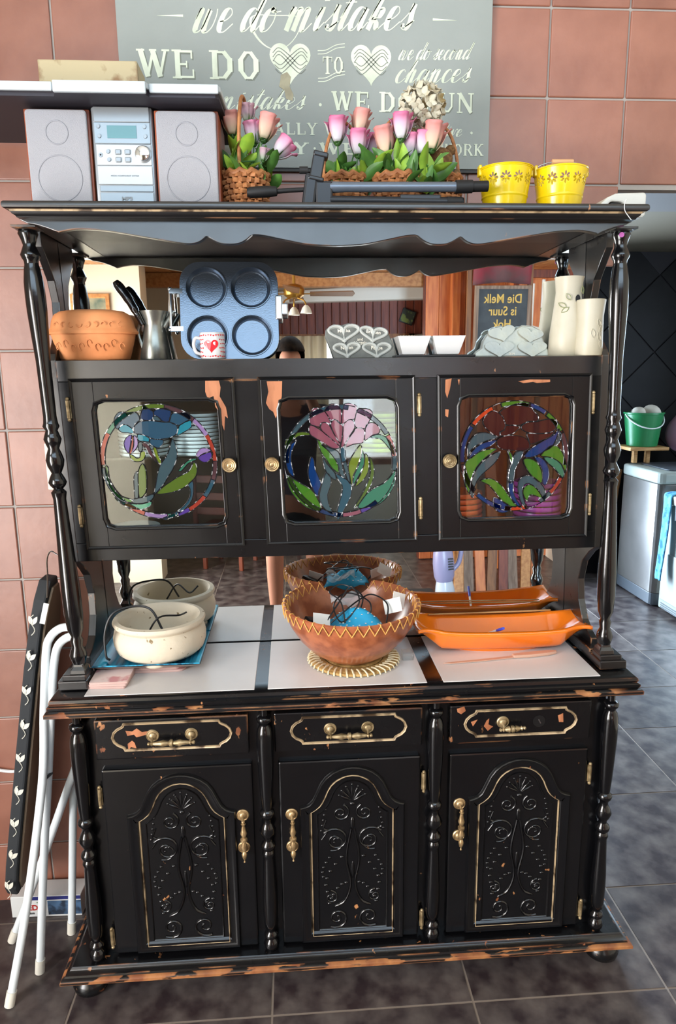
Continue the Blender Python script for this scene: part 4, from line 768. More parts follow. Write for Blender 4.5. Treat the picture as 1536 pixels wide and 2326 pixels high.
    m = thing('heart_mug', 'white mug printed with a large red heart and tiny hearts, before the pan', 'mug', (-.311, -.165, ZS), hutch=True)
    MB().lathe([(0, 0), (.029, 0), (.031, .002), (.0315, .064), (.030, .0655), (.0285, .064), (.028, .004), (0, .004)], 40).build('cup', 'porcelain', m, 0, 50)
    MB().tube(spline([(-.030, 0, .052), (-.042, -.004, .052), (-.047, -.005, .036), (-.042, -.004, .018), (-.030, 0, .012)], 6), .0042, 8).build('handle', 'porcelain', m)
    def wrap(P, a0, z0, r, lift):
        return [((r+lift)*sin(a0+x/r), -(r+lift)*cos(a0+x/r), z0+z) for x, z in P]
    b = MB(); H = wrap(heart(.036), 0, .033, .0317, .0004); b.add(H, [tuple(range(len(H)))]); hh = b.build('large_heart', 'heart_red', m, 0, 0)
    b = MB(); random.seed(5)
    for i in range(18):
        for k in range(6):
            a = -1.75+.205*i+.10*(k % 2); z = .007+.0102*k+random.uniform(-.001, .001)
            if abs(sin(a)*.032) < .0205 and .012 < z < .055 and cos(a) > 0: continue
            H = wrap(heart(.0046, 4), a, z, .0317, .0003); b.add(H, [tuple(range(len(H)))])
    b.build('tiny_hearts', 'heart_red', m, 0, 0)
    # slate plaque with four named hearts
    q = thing('heart_plaque', 'dark slate plaque with four outlined hearts and white names', 'plaque', (.072, -.112, ZS), (radians(-10), 0, 0), hutch=True)
    ol = [(-.070, 0), (-.078, .025), (-.092, .058), (-.09, .078), (-.07, .092), (-.05, .088), (-.03, .094), (-.008, .086), (.004, .074), (.018, .085), (.032, .082), (.048, .084), (.070, .076), (.080, .058), (.086, .045), (.092, .03), (.098, .0)]
    MB().prism(ol, 0, .014).build('slab', 'slate', q, .003)
    for (x, z, s, r, nm) in ((-.043, .069, .086, .05, 'Monka'), (.036, .065, .076, -.12, 'Breiden'), (-.036, .024, .074, .05, 'Nielen'), (.044, .023, .078, 0, 'Poppa')):
        R2 = Matrix.Rotation(r, 2)
        P = [tuple(R2@Vector((a[0], a[1]*.62))+Vector((x, z))) for a in heart(s)]
        MB().sweep(P, [(-.0012, 0), (-.001, .004), (.0015, .006), (.0045, .005), (.0075, 0)], True, XZ(0)).build('heart_rim', 'slate_rim', q)
        text(nm, .0125, 'name_white', q, (x, -.0008, z+.004), bold=.0002, rot=(pi/2, r*-1, 0))
    text('and', .011, 'name_white', q, (.0, -.0008, .050)); text('Margela', .011, 'name_white', q, (.0, -.0008, .041))
    # two square bowls on a black tray
    tag(place(MB().box(-.105, .105, -.045, .045, 0, .006).build('black_tray', 'black_plastic', None, .002), (.262, -.13, ZS), hutch=True), 'thin black rectangular tray under the two white bowls', 'tray')
    for k, x in enumerate((.2065, .2975)):
        b = MB(); pr = ((.024, .0), (.029, .002), (.043, .048), (.041, .048), (.027, .006), (.0, .006))
        v = [(sx*h, sy*h, z) for h, z in pr[:-1] for sx, sy in ((-1, -1), (1, -1), (1, 1), (-1, 1))]
        f = [(3, 2, 1, 0)]+[(j*4+i, j*4+(i+1) % 4, j*4+4+(i+1) % 4, j*4+4+i) for j in range(4) for i in range(4)]+[(16, 17, 18, 19)]
        tag(place(b.add(v, f).build('square_bowl', 'porcelain', None, .0015), (x, -.13, ZS+.0062), hutch=True), ('left', 'right')[k]+' of two white tapered square bowls on the black tray', 'bowl', 'white square bowls')
    # grey stone plaque with raised hearts
    q = thing('stone_heart_plaque', 'silvery grey stone plaque with four raised hearts before the vases', 'plaque', (.478, -.125, ZS), (radians(-12), 0, 0), hutch=True)
    ol = [(-.104, 0), (-.100, .014), (-.082, .026), (-.078, .045), (-.066, .062), (-.05, .07), (-.042, .082), (-.024, .086), (-.012, .076), (.004, .070), (.014, .078), (.032, .086), (.06, .084), (.084, .072), (.088, .05), (.094, .034), (.102, .018), (.106, 0)]
    MB().prism(ol, 0, .018).build('slab', 'stone_grey', q, .004)
    for x, z, s, r in ((-.026, .063, .074, -.2), (.052, .058, .070, .12), (-.034, .022, .080, .0), (.056, .021, .080, .0)):
        R2 = Matrix.Rotation(-r, 2); P = [tuple(R2@Vector((a[0], a[1]*.62))+Vector((x, z))) for a in heart(s)]
        MB().prism(P, -.006, .002).build('raised_heart', 'stone_grey', q, .0025)
    text('2014', .008, 'name_white', q, (.0, -.0008, .008), bold=.0001)
    # vases
    v = thing('tall_vase', 'tall cream ceramic vase with leaf marks and a dark hole', 'vase', (.625, -.126, ZS), (0, 0, 0), hutch=True)
    MB().lathe([(0, 0), (.044, 0), (.047, .004), (.044, .06), (.036, .13), (.033, .165), (.036, .196), (.038, .203), (.034, .203), (.030, .17), (.03, .06), (0, .05)], 40).build('body', 'ceramic_cream', v, 0, 50)
    a_ = MB().lathe([(0, 0), (.0065, 0), (.0065, .001), (0, .001)], 18, sy=1.7, ax='y', M4=Matrix.Translation((.012, -.0345, .145))).build('hole', 'black_in', v)
    for x, z, r in ((.026, .168, .2), (-.014, .150, .6), (-.020, .118, -.9), (-.026, .13, .9)):
        b = MB(); P = [(.005*sin(pi*t)*s, -.5*.02+.02*t) for s in (1, -1) for t in ([0, .25, .5, .75, 1] if s == 1 else [.75, .5, .25])]
        R2 = Matrix.Rotation(r, 2); P = [R2@Vector(p_) for p_ in P]; b.tube([(x+p_.x, -sqrt(max(1e-6, .0385**2-(x+p_.x)**2))-.001, z+p_.y) for p_ in P], .0009, 5, True); b.build('leaf_mark', 'leaf_print', v)
    v = thing('short_vase', 'short cream ceramic cylinder vase with embossed leaves at the right end', 'vase', (.668, -.172, ZS), hutch=True)
    MB().lathe([(0, 0), (.034, 0), (.036, .003), (.034, .05), (.033, .10), (.037, .140), (.0355, .1415), (.033, .14), (.031, .06), (0, .05)], 40).build('body', 'ceramic_cream', v, 0, 50)
    b = MB()
    for x, z, r in ((.012, .045, .4), (.016, .065, -.3), (.010, .08, .5), (.018, .03, .1), (-.005, .055, .2)):
        P = [(.005*sin(pi*t)*s, -.012+.024*t) for s in (1, -1) for t in ([0, .25, .5, .75, 1] if s == 1 else [.75, .5, .25])]
        R2 = Matrix.Rotation(r, 2); P = [R2@Vector(p_) for p_ in P]; b.tube([(x+p_.x, -sqrt(max(1e-6, .0345**2-(x+p_.x)**2))-.0005, z+p_.y) for p_ in P], .001, 5, True)
    b.build('embossed_leaves', 'ceramic_cream', v)
build_shelf_items()
# ---------------------------------------------------------------- sign on the wall
M('sign_board', '8f9692', .6, var=(3, '9aa19e', .35, .7), bump=(25, .06)); M('sign_edge', '3a3a38', .6); M('sign_paint', 'dde6d2', .6, var=(12, 'c3ccb8', .45, .7)); M('sign_line', '767c72', .6); M('water_stain', 'a8a38a', .7, var=(40, '98937c', .4, .6))
GLY = {  # cursive skeletons: (advance, strokes) on an x-height of 1
 'w': (1.25, [[(0, .55), (.12, .95), (.2, .9), (.12, .4), (.12, .08), (.28, .0), (.48, .25), (.62, .95), (.55, .4), (.58, .05), (.75, 0), (.95, .25), (1.02, .7), (.98, .98)]]),
 'e': (.8, [[(.05, .42), (.35, .5), (.56, .75), (.42, .98), (.2, .85), (.08, .4), (.14, .06), (.38, 0), (.75, .35)]]),
 'd': (1.0, [[(.62, .8), (.45, .98), (.2, .8), (.06, .35), (.14, .02), (.36, .12), (.6, .6), (.9, 1.75), (.7, .9), (.62, .2), (.72, 0), (.95, .3)]]),
 'o': (.85, [[(.45, .98), (.2, .82), (.06, .4), (.16, .02), (.4, .05), (.6, .42), (.58, .85), (.45, .98), (.5, .8), (.85, .85)]]),
 'm': (1.5, [[(0, .6), (.16, .98), (.2, .85), (.12, .0)], [(.14, .2), (.4, .9), (.55, .95), (.56, .75), (.48, 0)], [(.5, .2), (.78, .9), (.94, .95), (.96, .7), (.9, .1), (1.05, 0), (1.35, .35)]]),
 'n': (1.05, [[(0, .6), (.16, .98), (.2, .85), (.12, .0)], [(.14, .2), (.4, .9), (.56, .95), (.56, .7), (.5, .1), (.65, 0), (.95, .35)]]),
 'i': (.55, [[(0, .5), (.22, .98), (.14, .3), (.2, .0), (.5, .35)], [(.3, 1.32), (.34, 1.24)]]),
 's': (.75, [[(0, .3), (.3, .7), (.46, 1.1), (.45, .75), (.5, .3), (.36, .0), (.14, .06), (.12, .22), (.3, .12), (.7, .4)]]),
 't': (.6, [[(0, .5), (.42, 1.6), (.26, .9), (.14, .2), (.26, 0), (.55, .35)], [(.05, 1.15), (.62, 1.2)]]),
 'a': (.95, [[(.6, .82), (.42, .98), (.2, .8), (.06, .35), (.14, .02), (.36, .12), (.66, .95), (.58, .25), (.66, 0), (.92, .35)]]),
 'k': (.95, [[(0, .4), (.46, 1.7), (.28, .9), (.1, .0)], [(.14, .4), (.4, .9), (.6, .85), (.5, .55), (.26, .48), (.44, .3), (.56, .02), (.92, .35)]]),
 'c': (.75, [[(.55, .8), (.45, .98), (.22, .85), (.06, .4), (.14, .04), (.38, 0), (.72, .35)]]),
 'h': (1.0, [[(0, .4), (.46, 1.7), (.28, .9), (.1, .0)], [(.14, .25), (.42, .92), (.56, .92), (.54, .6), (.5, .1), (.62, 0), (.92, .35)]]),
 'l': (.5, [[(0, .4), (.44, 1.7), (.2, .9), (.14, .15), (.26, 0), (.5, .35)]]), 'v': (.9, [[(0, .6), (.16, .98), (.22, .6), (.26, .03), (.5, .3), (.66, .98), (.85, .9)]]), ' ': (.45, [])}
def script(parent, s, x0, x1, z0, xh, w, slope=0):
    adv = sum(GLY[c][0] for c in s); k = (x1-x0-.3*xh)/adv; b = MB(); x = 0; yk = 0
    for c in s:
        a, st = GLY[c]
        for q in st:
            P = spline([(p[0], p[1]) for p in q], 6) if len(q) > 2 else [Vector(p) for p in q]
            P = [Vector((x0+(x+p.x)*k+.36*p.y*xh, z0+p.y*xh+slope*(x*k))) for p in P]
            yk += .00004; v, f = ribbon(P, w, -.0064-yk); b.add(v, f)
        x += a
    return b.build('script_lettering', 'sign_paint', parent, 0, 0)
SLAB = {  # slab serif skeletons in a 1 x 1.1 cell: thick bars (x0, z0, x1, z1, half width)
 'W': (1.35, [(.18, 1, .42, .05, .1), (.42, .05, .66, .95, .05), (.66, .95, .9, .05, .1), (.9, .05, 1.14, 1, .05)], [(.02, .34, 1), (.52, .8, 1), (1.0, 1.3, 1)]),
 'E': (.95, [(.25, 0, .25, 1, .1), (.15, .97, .8, .97, .04), (.15, .03, .85, .03, .04), (.25, .5, .6, .5, .035), (.8, 1, .8, .72, .03), (.85, 0, .85, .3, .03), (.6, .62, .6, .38, .025)], [(.04, .4, 0), (.04, .4, 1)]),
 'D': (1.05, [(.25, 0, .25, 1, .1), (.2, .97, .62, .97, .035), (.2, .03, .62, .03, .035), (.62, .97, .84, .7, .08), (.84, .72, .84, .28, .1), (.84, .3, .62, .03, .08)], [(.04, .4, 0), (.04, .4, 1)]),
 'O': (1.05, [(.22, .3, .22, .7, .1), (.22, .7, .42, .97, .07), (.42, .97, .62, .97, .04), (.62, .97, .82, .7, .07), (.82, .7, .82, .3, .1), (.82, .3, .62, .03, .07), (.62, .03, .42, .03, .04), (.42, .03, .22, .3, .07)], []),
 'T': (.95, [(.47, 0, .47, 1, .1), (.08, .97, .88, .97, .04), (.08, 1, .08, .72, .03), (.88, 1, .88, .72, .03)], [(.28, .66, 0)]),
 'F': (.9, [(.25, 0, .25, 1, .1), (.15, .97, .8, .97, .04), (.25, .5, .6, .5, .035), (.8, 1, .8, .72, .03)], [(.04, .46, 0), (.04, .4, 1)]),
 'U': (1.1, [(.25, 1, .25, .3, .1), (.25, .3, .45, .04, .07), (.45, .04, .65, .04, .05), (.65, .04, .84, .3, .05), (.84, .3, .84, 1, .05)], [(.06, .44, 1), (.68, 1.0, 1)]),
 'N': (1.15, [(.22, 0, .22, 1, .05), (.22, 1, .9, 0, .1), (.9, 0, .9, 1, .05)], [(.06, .4, 0), (.06, .3, 1), (.72, 1.06, 1)]),
 'A': (1.1, [(.2, 0, .54, 1, .05), (.54, 1, .88, 0, .1), (.34, .35, .72, .35, .03)], [(.06, .36, 0), (.7, 1.06, 0)]), 'L': (.9, [(.25, 0, .25, 1, .1), (.15, .03, .8, .03, .04), (.8, 0, .8, .3, .03)], [(.04, .4, 1)]),
 'Y': (1.05, [(.2, 1, .52, .5, .09), (.84, 1, .52, .5, .045), (.52, .5, .52, 0, .1)], [(.04, .38, 1), (.7, 1.0, 1), (.32, .72, 0)]), 'R': (1.1, [(.25, 0, .25, 1, .1), (.2, .97, .65, .97, .04), (.65, .97, .8, .75, .08), (.8, .76, .62, .5, .06), (.2, .5, .62, .5, .035), (.55, .5, .9, .02, .09)], [(.04, .4, 0), (.04, .4, 1), (.78, 1.06, 0)]),
 'K': (1.1, [(.25, 0, .25, 1, .1), (.8, 1, .3, .45, .05), (.45, .55, .88, 0, .09)], [(.04, .4, 0), (.04, .4, 1), (.66, 1.0, 1), (.72, 1.06, 0)]), ' ': (.5, [], [])}
def slab(parent, s, x0, x1, z0, h, rot=0, shadow=True, name='slab_lettering'):
    if ' ' in s:       # one object for each word
        tot = sum(SLAB[c][0] for c in s); u = 0
        for wd in s.split(' '):
            w_ = sum(SLAB[c][0] for c in wd)
            slab(parent, wd, x0+(x1-x0)*u/tot, x0+(x1-x0)*(u+w_)/tot, z0, h, rot, shadow, name); u += w_+SLAB[' '][0]
        return
    adv = sum(SLAB[c][0] for c in s); k = (x1-x0)/adv; x = 0; b = MB(); sh = MB(); yk = 0
    for c in s:
        a, bars, ser = SLAB[c]
        for p in bars:
            A = Vector((x0+(x+p[0])*k, z0+p[1]*h)); B = Vector((x0+(x+p[2])*k, z0+p[3]*h)); n = (B-A).normalized(); n = Vector((-n.y, n.x))*p[4]*k; e = (B-A).normalized()*p[4]*k*.3
            yk += .00003; b.prism([tuple(q) for q in (A+n-e, B+n+e, B-n+e, A-n-e)], -.0068-yk, -.006)
            if shadow: o = Vector((.05*k, -.06*h)); t = (B-A).normalized(); sh.prism([tuple(q+o) for q in (A+n*1.0, B+n*1.0, B-n, A-n)], -.0063-yk*.3, -.006)
        for (u0, u1, zz) in ser: yk += .00003; b.prism([(x0+(x+u0)*k, z0+zz*h-.035*h), (x0+(x+u1)*k, z0+zz*h-.035*h), (x0+(x+u1)*k, z0+zz*h+.035*h), (x0+(x+u0)*k, z0+zz*h+.035*h)], -.0068-yk, -.006)
        x += a
    o = b.build(name, 'sign_paint', parent, 0, 0)
    if shadow: sh.build('lettering_shadow', 'sign_line', parent, 0, 0)
    return o
def build_sign():
    s = thing('wall_sign', 'grey green board sign with cream lettering about mistakes, leaning on the tiled wall', 'sign', (0, .045, 2.235))
    Z = lambda z: z-2.235
    MB().box(-.5645, .4210, -.006, .008, 0, .66).build('board', 'sign_board', s, .001); MB().box(-.5655, .422, -.002, .0085, -.008, .0).build('edge', 'sign_edge', s)
    for P in ([(-.4602, 2.5965), (-.3931, 2.600), (-.3931, 2.5945)], [(.2604, 2.6045), (.3252, 2.6005), (.2604, 2.599)]): MB().prism([(x, Z(z)) for x, z in P], -.0068, -.006).build('dash', 'sign_paint', s, 0, 0)
    script(s, 'we do mistakes', -.372, .222, Z(2.560), .056, .0145, .03)
    b = MB()
    for a, r1, r2, cx, cz in ((0, .062, .040, -.155, 2.575),):
        P = [Vector((cx+r1*cos(t)*1.05, Z(cz)+r2*sin(t)+.012*cos(2*t))) for t in [q*.16 for q in range(2, 38)]]; v, f = ribbon(P, .007, -.0062, thin=.3); b.add(v, f)
    b.build('flourish', 'sign_paint', s, 0, 0)
    slab(s, 'WE DO', -.520, -.194, Z(2.452), .064)
    for x in ():
        b = MB(); P = [Vector((x+.014*cos(t)*(1-t/16), Z(2.485)+.022*sin(t)*(1-t/20))) for t in [q*.3 for q in range(0, 24)]]; v, f = ribbon(P, .004, -.0062, thin=.3); b.add(v, f); b.build('flourish', 'sign_paint', s, 0, 0)
    for cx in (-.1190, .0960):
        H = heart(.108, 12); MB().prism([(cx+x, Z(2.497)+z*1.02) for x, z in H], -.0068, -.006).build('heart', 'sign_paint', s, 0, 0)
        b = MB()
        for k in (-1, 0, 1):
            for sg, c_ in ((1, 0), (-1, 0)):
                P = spline([(-.048, .012+.010*k), (-.030, .026+.008*k), (0, .004+.011*k), (.026, -.016+.010*k), (.044+.002*k, -.006+.010*k)], 6)
                P = [Vector((cx+sg*p.x*.95, Z(2.497)+p.y-.004)) for p in P]
                b.add(*ribbon(P, .0035, -.0071, thin=.5))
        b.build('heart_knot', 'sign_line', s, 0, 0)
    slab(s, 'TO', -.034, .024, Z(2.468), .040, name='small_slab_lettering')
    for z, sg in ((2.528, 1), (2.520, 1), (2.462, 1), (2.454, 1)):
        b = MB(); P = spline([(-.042, -.006), (-.02, -.004), (.006, .008), (.030, .012)], 6); b.add(*ribbon([Vector((p.x-.004, Z(z)+p.y)) for p in P], .004, -.0066, thin=.5)); b.build('flourish', 'sign_paint', s, 0, 0)
    script(s, 'we do second', .168, .368, Z(2.504), .024, .0058, .02); script(s, 'chances', .160, .372, Z(2.449), .032, .0085, .02)
    script(s, 'mistakes', -.318, -.075, Z(2.378), .030, .008, .01)
    slab(s, 'WE DO FUN', -.012, .380, Z(2.378), .046)
    slab(s, 'ALLY W', -.170, .01, Z(2.318), .028, shadow=False); script(s, 'live', .290, .350, Z(2.318), .018, .006)
    slab(s, 'Y WE', -.120, .06, Z(2.270), .027, shadow=False); slab(s, 'WORK', .285, .408, Z(2.270), .028, shadow=False)
    for x, z, r in ((-.041, 2.392, .004), (.372, 2.327, .0035), (-.058, 2.284, .003)): MB().lathe([(0, 0), (r, 0), (r, .0008), (0, .0008)], 14, c=(x, -.0068, Z(z)), ax='y').build('dot', 'sign_paint', s, 0, 0)
    for P in ([(-.145, 2.462), (-.128, 2.470), (-.118, 2.458), (-.122, 2.435), (-.112, 2.415), (-.115, 2.400), (-.132, 2.405), (-.136, 2.425), (-.15, 2.435), (-.146, 2.45)],): MB().prism([(x, Z(z)) for x, z in P], -.0072, -.0066).build('stain', 'water_stain', s, 0, 0)
build_sign()
# ---------------------------------------------------------------- things on top of the hutch
ZH = 2.0535
M('speaker_wood', 'a5532f', .4, var=(6, '7f3b20', .4, .6, (12, 12, 1))); M('grille', 'a3a3a8', .9, bump=(900, .5)); M('grille_ring', '97989e', .9); M('silver_plastic', '8f9599', .3, .35); M('silver_light', 'b9c0c4', .3); M('lcd', '4d7d82', .2); M('lcd_bezel', '8b979f', .2, .1); M('print_grey', '7d868c', .5); M('panel_white', 'bcc6cb', .4); M('panel_under', '2c2a33', .6); M('marble_block', 'b9ab88', .6, var=(14, '8d6e4c', .5, .6))
M('wicker', 'b87c4c', .6, var=(40, '8c5630', .4, .65), bump=(90, .3)); M('leaf', '4c7a34', .45, var=(14, '2f5226', .4, .65), rnd=.25); M('leaf_lime', '8fb43c', .45, var=(14, '5f8a2c', .4, .65)); M('stem_green', '3f6a38', .5); M('dried', 'c9c3ae', .8, var=(30, '9a8456', .52, .66)); M('burlap', '8c6a44', .95, var=(120, '6a4d2e', .4, .6), bump=(260, .6)); M('yellow_tin', 'efce12', .25, var=(9, 'dcb90c', .5, .7), coat=.3); M('succulent', '4f9a70', .5); M('tripod_grey', '24272c', .38, .2); M('tripod_light', '6b7684', .3, .5); M('gadget_white', 'd3d4ce', .4); M('wood_grip', 'd8a878', .5)
gradmat('petal_pink', ['cdd0d4', 'd2c8d2', 'd0a8be', 'cc7398', 'bb4c7c'], .0, .058); gradmat('petal_peach', ['d2c7a8', 'd6b09c', 'd08f86', 'c87f7c'], .0, .058); gradmat('petal_mauve', ['7d9a7c', 'a88c98', 'b9929f', '9c6e80'], .0, .05)
def build_top_items():
    def speaker(x, lab, rz, side):
        s = thing('speaker', lab, 'speaker', (x, -.195, ZH), (0, 0, rz), hutch=True)
        MB().box(-.0715, .0715, -.067, .09, 0, .216).build('cabinet', 'speaker_wood', s, .002)
        MB().prism([(q[0], q[1]+.108) for q in rr(.134, .210, .008)], -.076, -.067).build('grille', 'grille', s, .003)
        MB().lathe([(.0465, 0), (.0475, -.0012), (.049, -.0012), (.050, 0)], 48, c=(0, -.0762, .070), ax='y', cap=False).build('woofer_ring', 'grille_ring', s)
        MB().lathe([(.0225, 0), (.0235, -.0012), (.025, -.0012), (.026, 0)], 36, c=(0, -.0762, .165), ax='y', cap=False).build('tweeter_ring', 'grille_ring', s)
    speaker(-.614, 'left bookshelf speaker with grey grille and reddish wood sides', 0, -1); speaker(-.328, 'right bookshelf speaker with grey grille beside the flower basket', 0, 1)
    h = thing('mini_stereo', 'silver micro stereo between the two speakers', 'stereo', (-.472, -.185, ZH), hutch=True)
    MB().box(-.068, .068, -.075, .10, 0, .2235).build('case', 'silver_plastic', h, .006, 38, 3)
    MB().box(-.062, .062, -.0785, -.07, .190, .222).build('top_band', 'silver_plastic', h, .002)
    MB().box(-.062, .062, -.0785, -.07, .146, .190).build('display_bezel', 'lcd_bezel', h, .001); MB().box(-.033, .032, -.0795, -.07, .157, .183).build('display', 'lcd', h)
    MB().box(-.060, .062, -.078, -.07, .101, .144).build('button_panel', 'silver_light', h, .001); MB().box(-.060, .062, -.0785, -.07, .060, .099).build('disc_tray', 'silver_light', h, .001)
    MB().box(-.058, .062, -.0775, -.07, .045, .058).build('tape_band', 'lcd_bezel', h, .001); MB().box(-.058, .062, -.0785, -.07, .004, .043).build('lower_door', 'lcd_bezel', h, .001)
    def cyl(name, x, z, r, d, mat, n=18): MB().lathe([(0, -.078-d), (r*.9, -.078-d), (r, -.078-d+.001), (r, -.07)], n, c=(x, 0, z), ax='y').build(name, mat, h)
    cyl('volume_knob', .044, .124, .0155, .012, 'chrome', 28); cyl('knob_ring', .044, .124, .019, .001, 'silver_plastic', 28); cyl('jack', -.051, .122, .005, .001, 'silver_plastic'); cyl('jack_hole', -.051, .122, .002, .0015, 'black_in')
    for x, z in ((-.034, .129), (-.033, .112), (-.052, .181), (-.051, .161), (.050, .181), (.051, .161)): cyl('round_button', x, z, .0043, .003, 'silver_plastic')
    for x in (-.012, .009):
        for z in (.128, .112): MB().box(x-.0065, x+.0065, -.0815, -.077, z-.0055, z+.0055).build('button', 'silver_plastic', h, .002)
    text('MP3', .011, 'print_grey', h, (.002, -.079, .029), bold=.0006, sx=1.25); text('MICRO COMPONENT SYSTEM', .0042, 'print_grey', h, (.0, -.079, .078), sp=1.15)
    # white stepped panel lying on the stereo
    p = thing('cover_board', 'white board with stepped front edge and dark underside lying on the stereo', 'board', (-.56, -.15, ZH+.2245), (0, 0, 0), hutch=True)
    F_ = [(-.36, -.165), (-.036, -.165), (-.030, -.18), (.165, -.18), (.170, -.168), (.315, -.168), (.322, -.16), (.335, .145), (-.36, .145)]
    MB().prism(F_, .012, .024, 'z').build('top_board', 'panel_white', p, .002); MB().prism([(x*.985, y+.005) for x, y in F_], .0, .012, 'z').build('underside', 'panel_under', p)
    MB().box(-.36, -.036, -.170, -.163, .008, .026).box(-.030, .165, -.187, -.178, .0, .023).box(.170, .318, -.173, -.166, .006, .024).build('front_lip', 'panel_white', p, .002)
    b = thing('marbled_block', 'beige marbled block lying on top of the white board', 'block', (-.548, -.15, ZH+.2487), hutch=True); MB().box(-.112, .112, -.045, .045, 0, .094).build('block', 'marble_block', b, .002); MB().box(-.110, .110, -.0455, -.040, .002, .092).build('face', 'marble_block', b, .001)
    # wicker baskets
    def basket(x, y, lab, r0=.044, r1=.056, h_=.098, hx=.0, hh=.12, hr=None, ang=0):
        B = thing('wicker_basket', lab, 'basket', (x, y, ZH), hutch=True, group='small wicker baskets on the hutch')
        n = 18; w = MB()
        for k in range(8):
            z = .006+h_*k/8; r = r0+(r1-r0)*k/8; P = []
            for i in range(n*4): a = 2*pi*i/(n*4); q = r+.0035*sin(n/2*a*2+pi*(k % 2)); P.append((q*cos(a), q*sin(a), z))
            w.tube(P, .0058, 6, True, 1)
        w.tube([(r1*1.03*cos(2*pi*i/40), r1*1.03*sin(2*pi*i/40), h_+.004*sin(i*2)) for i in range(40)], .0065, 8, True); w.build('weave', 'wicker', B)
        st = MB()
        for i in range(n): a = 2*pi*i/n; st.tube([(r0*cos(a), r0*sin(a), 0), (r1*cos(a), r1*sin(a), h_)], .0028, 5)
        st.build('stakes', 'wicker', B); MB().lathe([(0, 0), (r0, 0), (r0, .004), (0, .004)], 24).build('bottom', 'wicker', B)
        R_ = hr or r1; ca, sa = cos(ang), sin(ang)
        P = [(R_*cos(t)*ca+hx, R_*cos(t)*sa, h_*.6+hh*sin(t)**.8 if sin(t) > 0 else h_*.6) for t in [pi*i/20 for i in range(21)]]
        MB().tube(P, .0042, 8).build('handle', 'wicker', B)
    basket(-.203, -.19, 'wicker basket of roses beside the right speaker', .044, .054, .096, 0, .215, .05, 1.35)
    basket(.036, -.16, 'second wicker basket, behind the tripod head', .046, .056, .10, 0, .17, .054, .3); basket(.166, -.185, 'third wicker basket, full of pink roses in the middle of the row', .046, .056, .096, 0, .175, .056, .15); basket(.281, -.13, 'wicker basket holding the burlap bear', .046, .053, .108, 0, .17, .052, .1)
    # roses
    def rose(x, y, z, lab, mat, s=1, tx=0, ty=0, foot=(0, 0)):
        R_ = thing('silk_rose', lab, 'flower', (x, y, z), (ty, tx, random.random()*.6), 'silk roses in the baskets', True)
        b = MB()
        for k in range(9):
            a0 = 2.4*k; r = (.007+.0018*k)*s; wd = 1.5 if k > 3 else 2.2; hh = (.056-.0008*k)*s; fl = .004*s*max(0, k-4)/4
            def pet(u, v, a0=a0, r=r, wd=wd, hh=hh, fl=fl, k=k):
                a = a0+(u-.5)*wd*(1 if v < .85 else .9); rr_ = r*(.45+.75*sin(pi*min(1, v*1.15+.05)*.62))+fl*v**5+s*max(0, v-.72)*(.010+.012*(k > 4))*(1+.5*sin(5*u+a0))
                return (rr_*cos(a), rr_*sin(a), hh*(v-.16*max(0, v-.8)*(k > 4))*(1-.07*abs(2*u-1)**2*(v > .7))+.002*s*sin(7*u+k)*(v > .85))
            b.grid(7, 9, pet)
        b.build('petals', mat, R_, 0, 80, 2, .0008)
        g = MB()
        for k in range(5):
            a = 2*pi*k/5; g.grid(3, 5, lambda u, v: ((.008+.012*v)*s*cos(a+(u-.5)*(1-v)*1.0), (.008+.012*v)*s*sin(a+(u-.5)*(1-v)*1.0), (-.004+.024*v)*s))
        g.ell((0, 0, -.002), (.008*s, .008*s, .007*s), 10, 6); g.build('sepals', 'leaf', R_, 0, 60, 2, .0006)
        L_ = z-(ZH+.06)
        MB().tube(spline([(0, 0, 0), (foot[0]*.4, foot[1]*.4, -L_*.5), (foot[0], foot[1], -L_)], 5), .0018, 6).build('stem', 'stem_green', R_)
    G1 = 'pale pink rosebud with white base'
    rose(-.188, -.19, 2.272, 'small mauve rosebud on the tallest stem, left basket', 'petal_mauve', .72, 0, 0, (-.01, 0)); rose(-.152, -.195, 2.232, 'large peach rose in the left basket', 'petal_peach', 1.05, .25, 0, (-.04, 0)); rose(-.176, -.18, 2.228, 'white based deep pink rosebud behind the large peach rose', 'petal_pink', .9, -.05, 0, (-.02, 0)); rose(-.128, -.20, 2.195, 'pink rose leaning out to the right of the left basket', 'petal_pink', .95, .8, 0, (-.05, 0)); rose(-.226, -.185, 2.245, 'peach rose half hidden by the right speaker', 'petal_peach', .95, -.1, 0, (.01, 0)); rose(-.155, -.225, 2.178, 'tiny mauve rosebud low in the left basket', 'petal_mauve', .5, .2, 0, (-.02, .02))
    rose(.026, -.17, 2.236, 'pink rose with white base at the left of the second basket', 'petal_pink', 1.05, -.05, 0, (0, 0)); rose(.080, -.15, 2.262, 'tall peach pink rose standing highest in the second basket', 'petal_peach', 1.0, .15, 0, (-.03, 0)); rose(.074, -.18, 2.205, 'pink rosebud in front of the tallest peach rose', 'petal_pink', 1.05, 0, 0, (-.02, 0)); rose(.112, -.14, 2.210, 'pink rose between the second and third baskets', 'petal_pink', 1.0, .2, 0, (-.04, 0))
    rose(.142, -.19, 2.205, 'wide peach pink rose at the left of the third basket', 'petal_peach', 1.15, -.1, 0, (.01, 0)); rose(.175, -.21, 2.232, 'tall pink rosebud in the centre of the third basket', 'petal_pink', 1.05, 0, 0, (0, .02)); rose(.200, -.18, 2.200, 'deep pink rose behind the centre rosebud', 'petal_pink', 1.0, .1, 0, (-.02, 0)); rose(.226, -.19, 2.205, 'pink and white rosebud second from the right', 'petal_pink', .95, .1, 0, (-.04, 0)); rose(.250, -.20, 2.212, 'peach rose with curled tip at the right of the third basket', 'petal_peach', 1.15, .15, 0, (-.05, 0))
    random.seed(11)
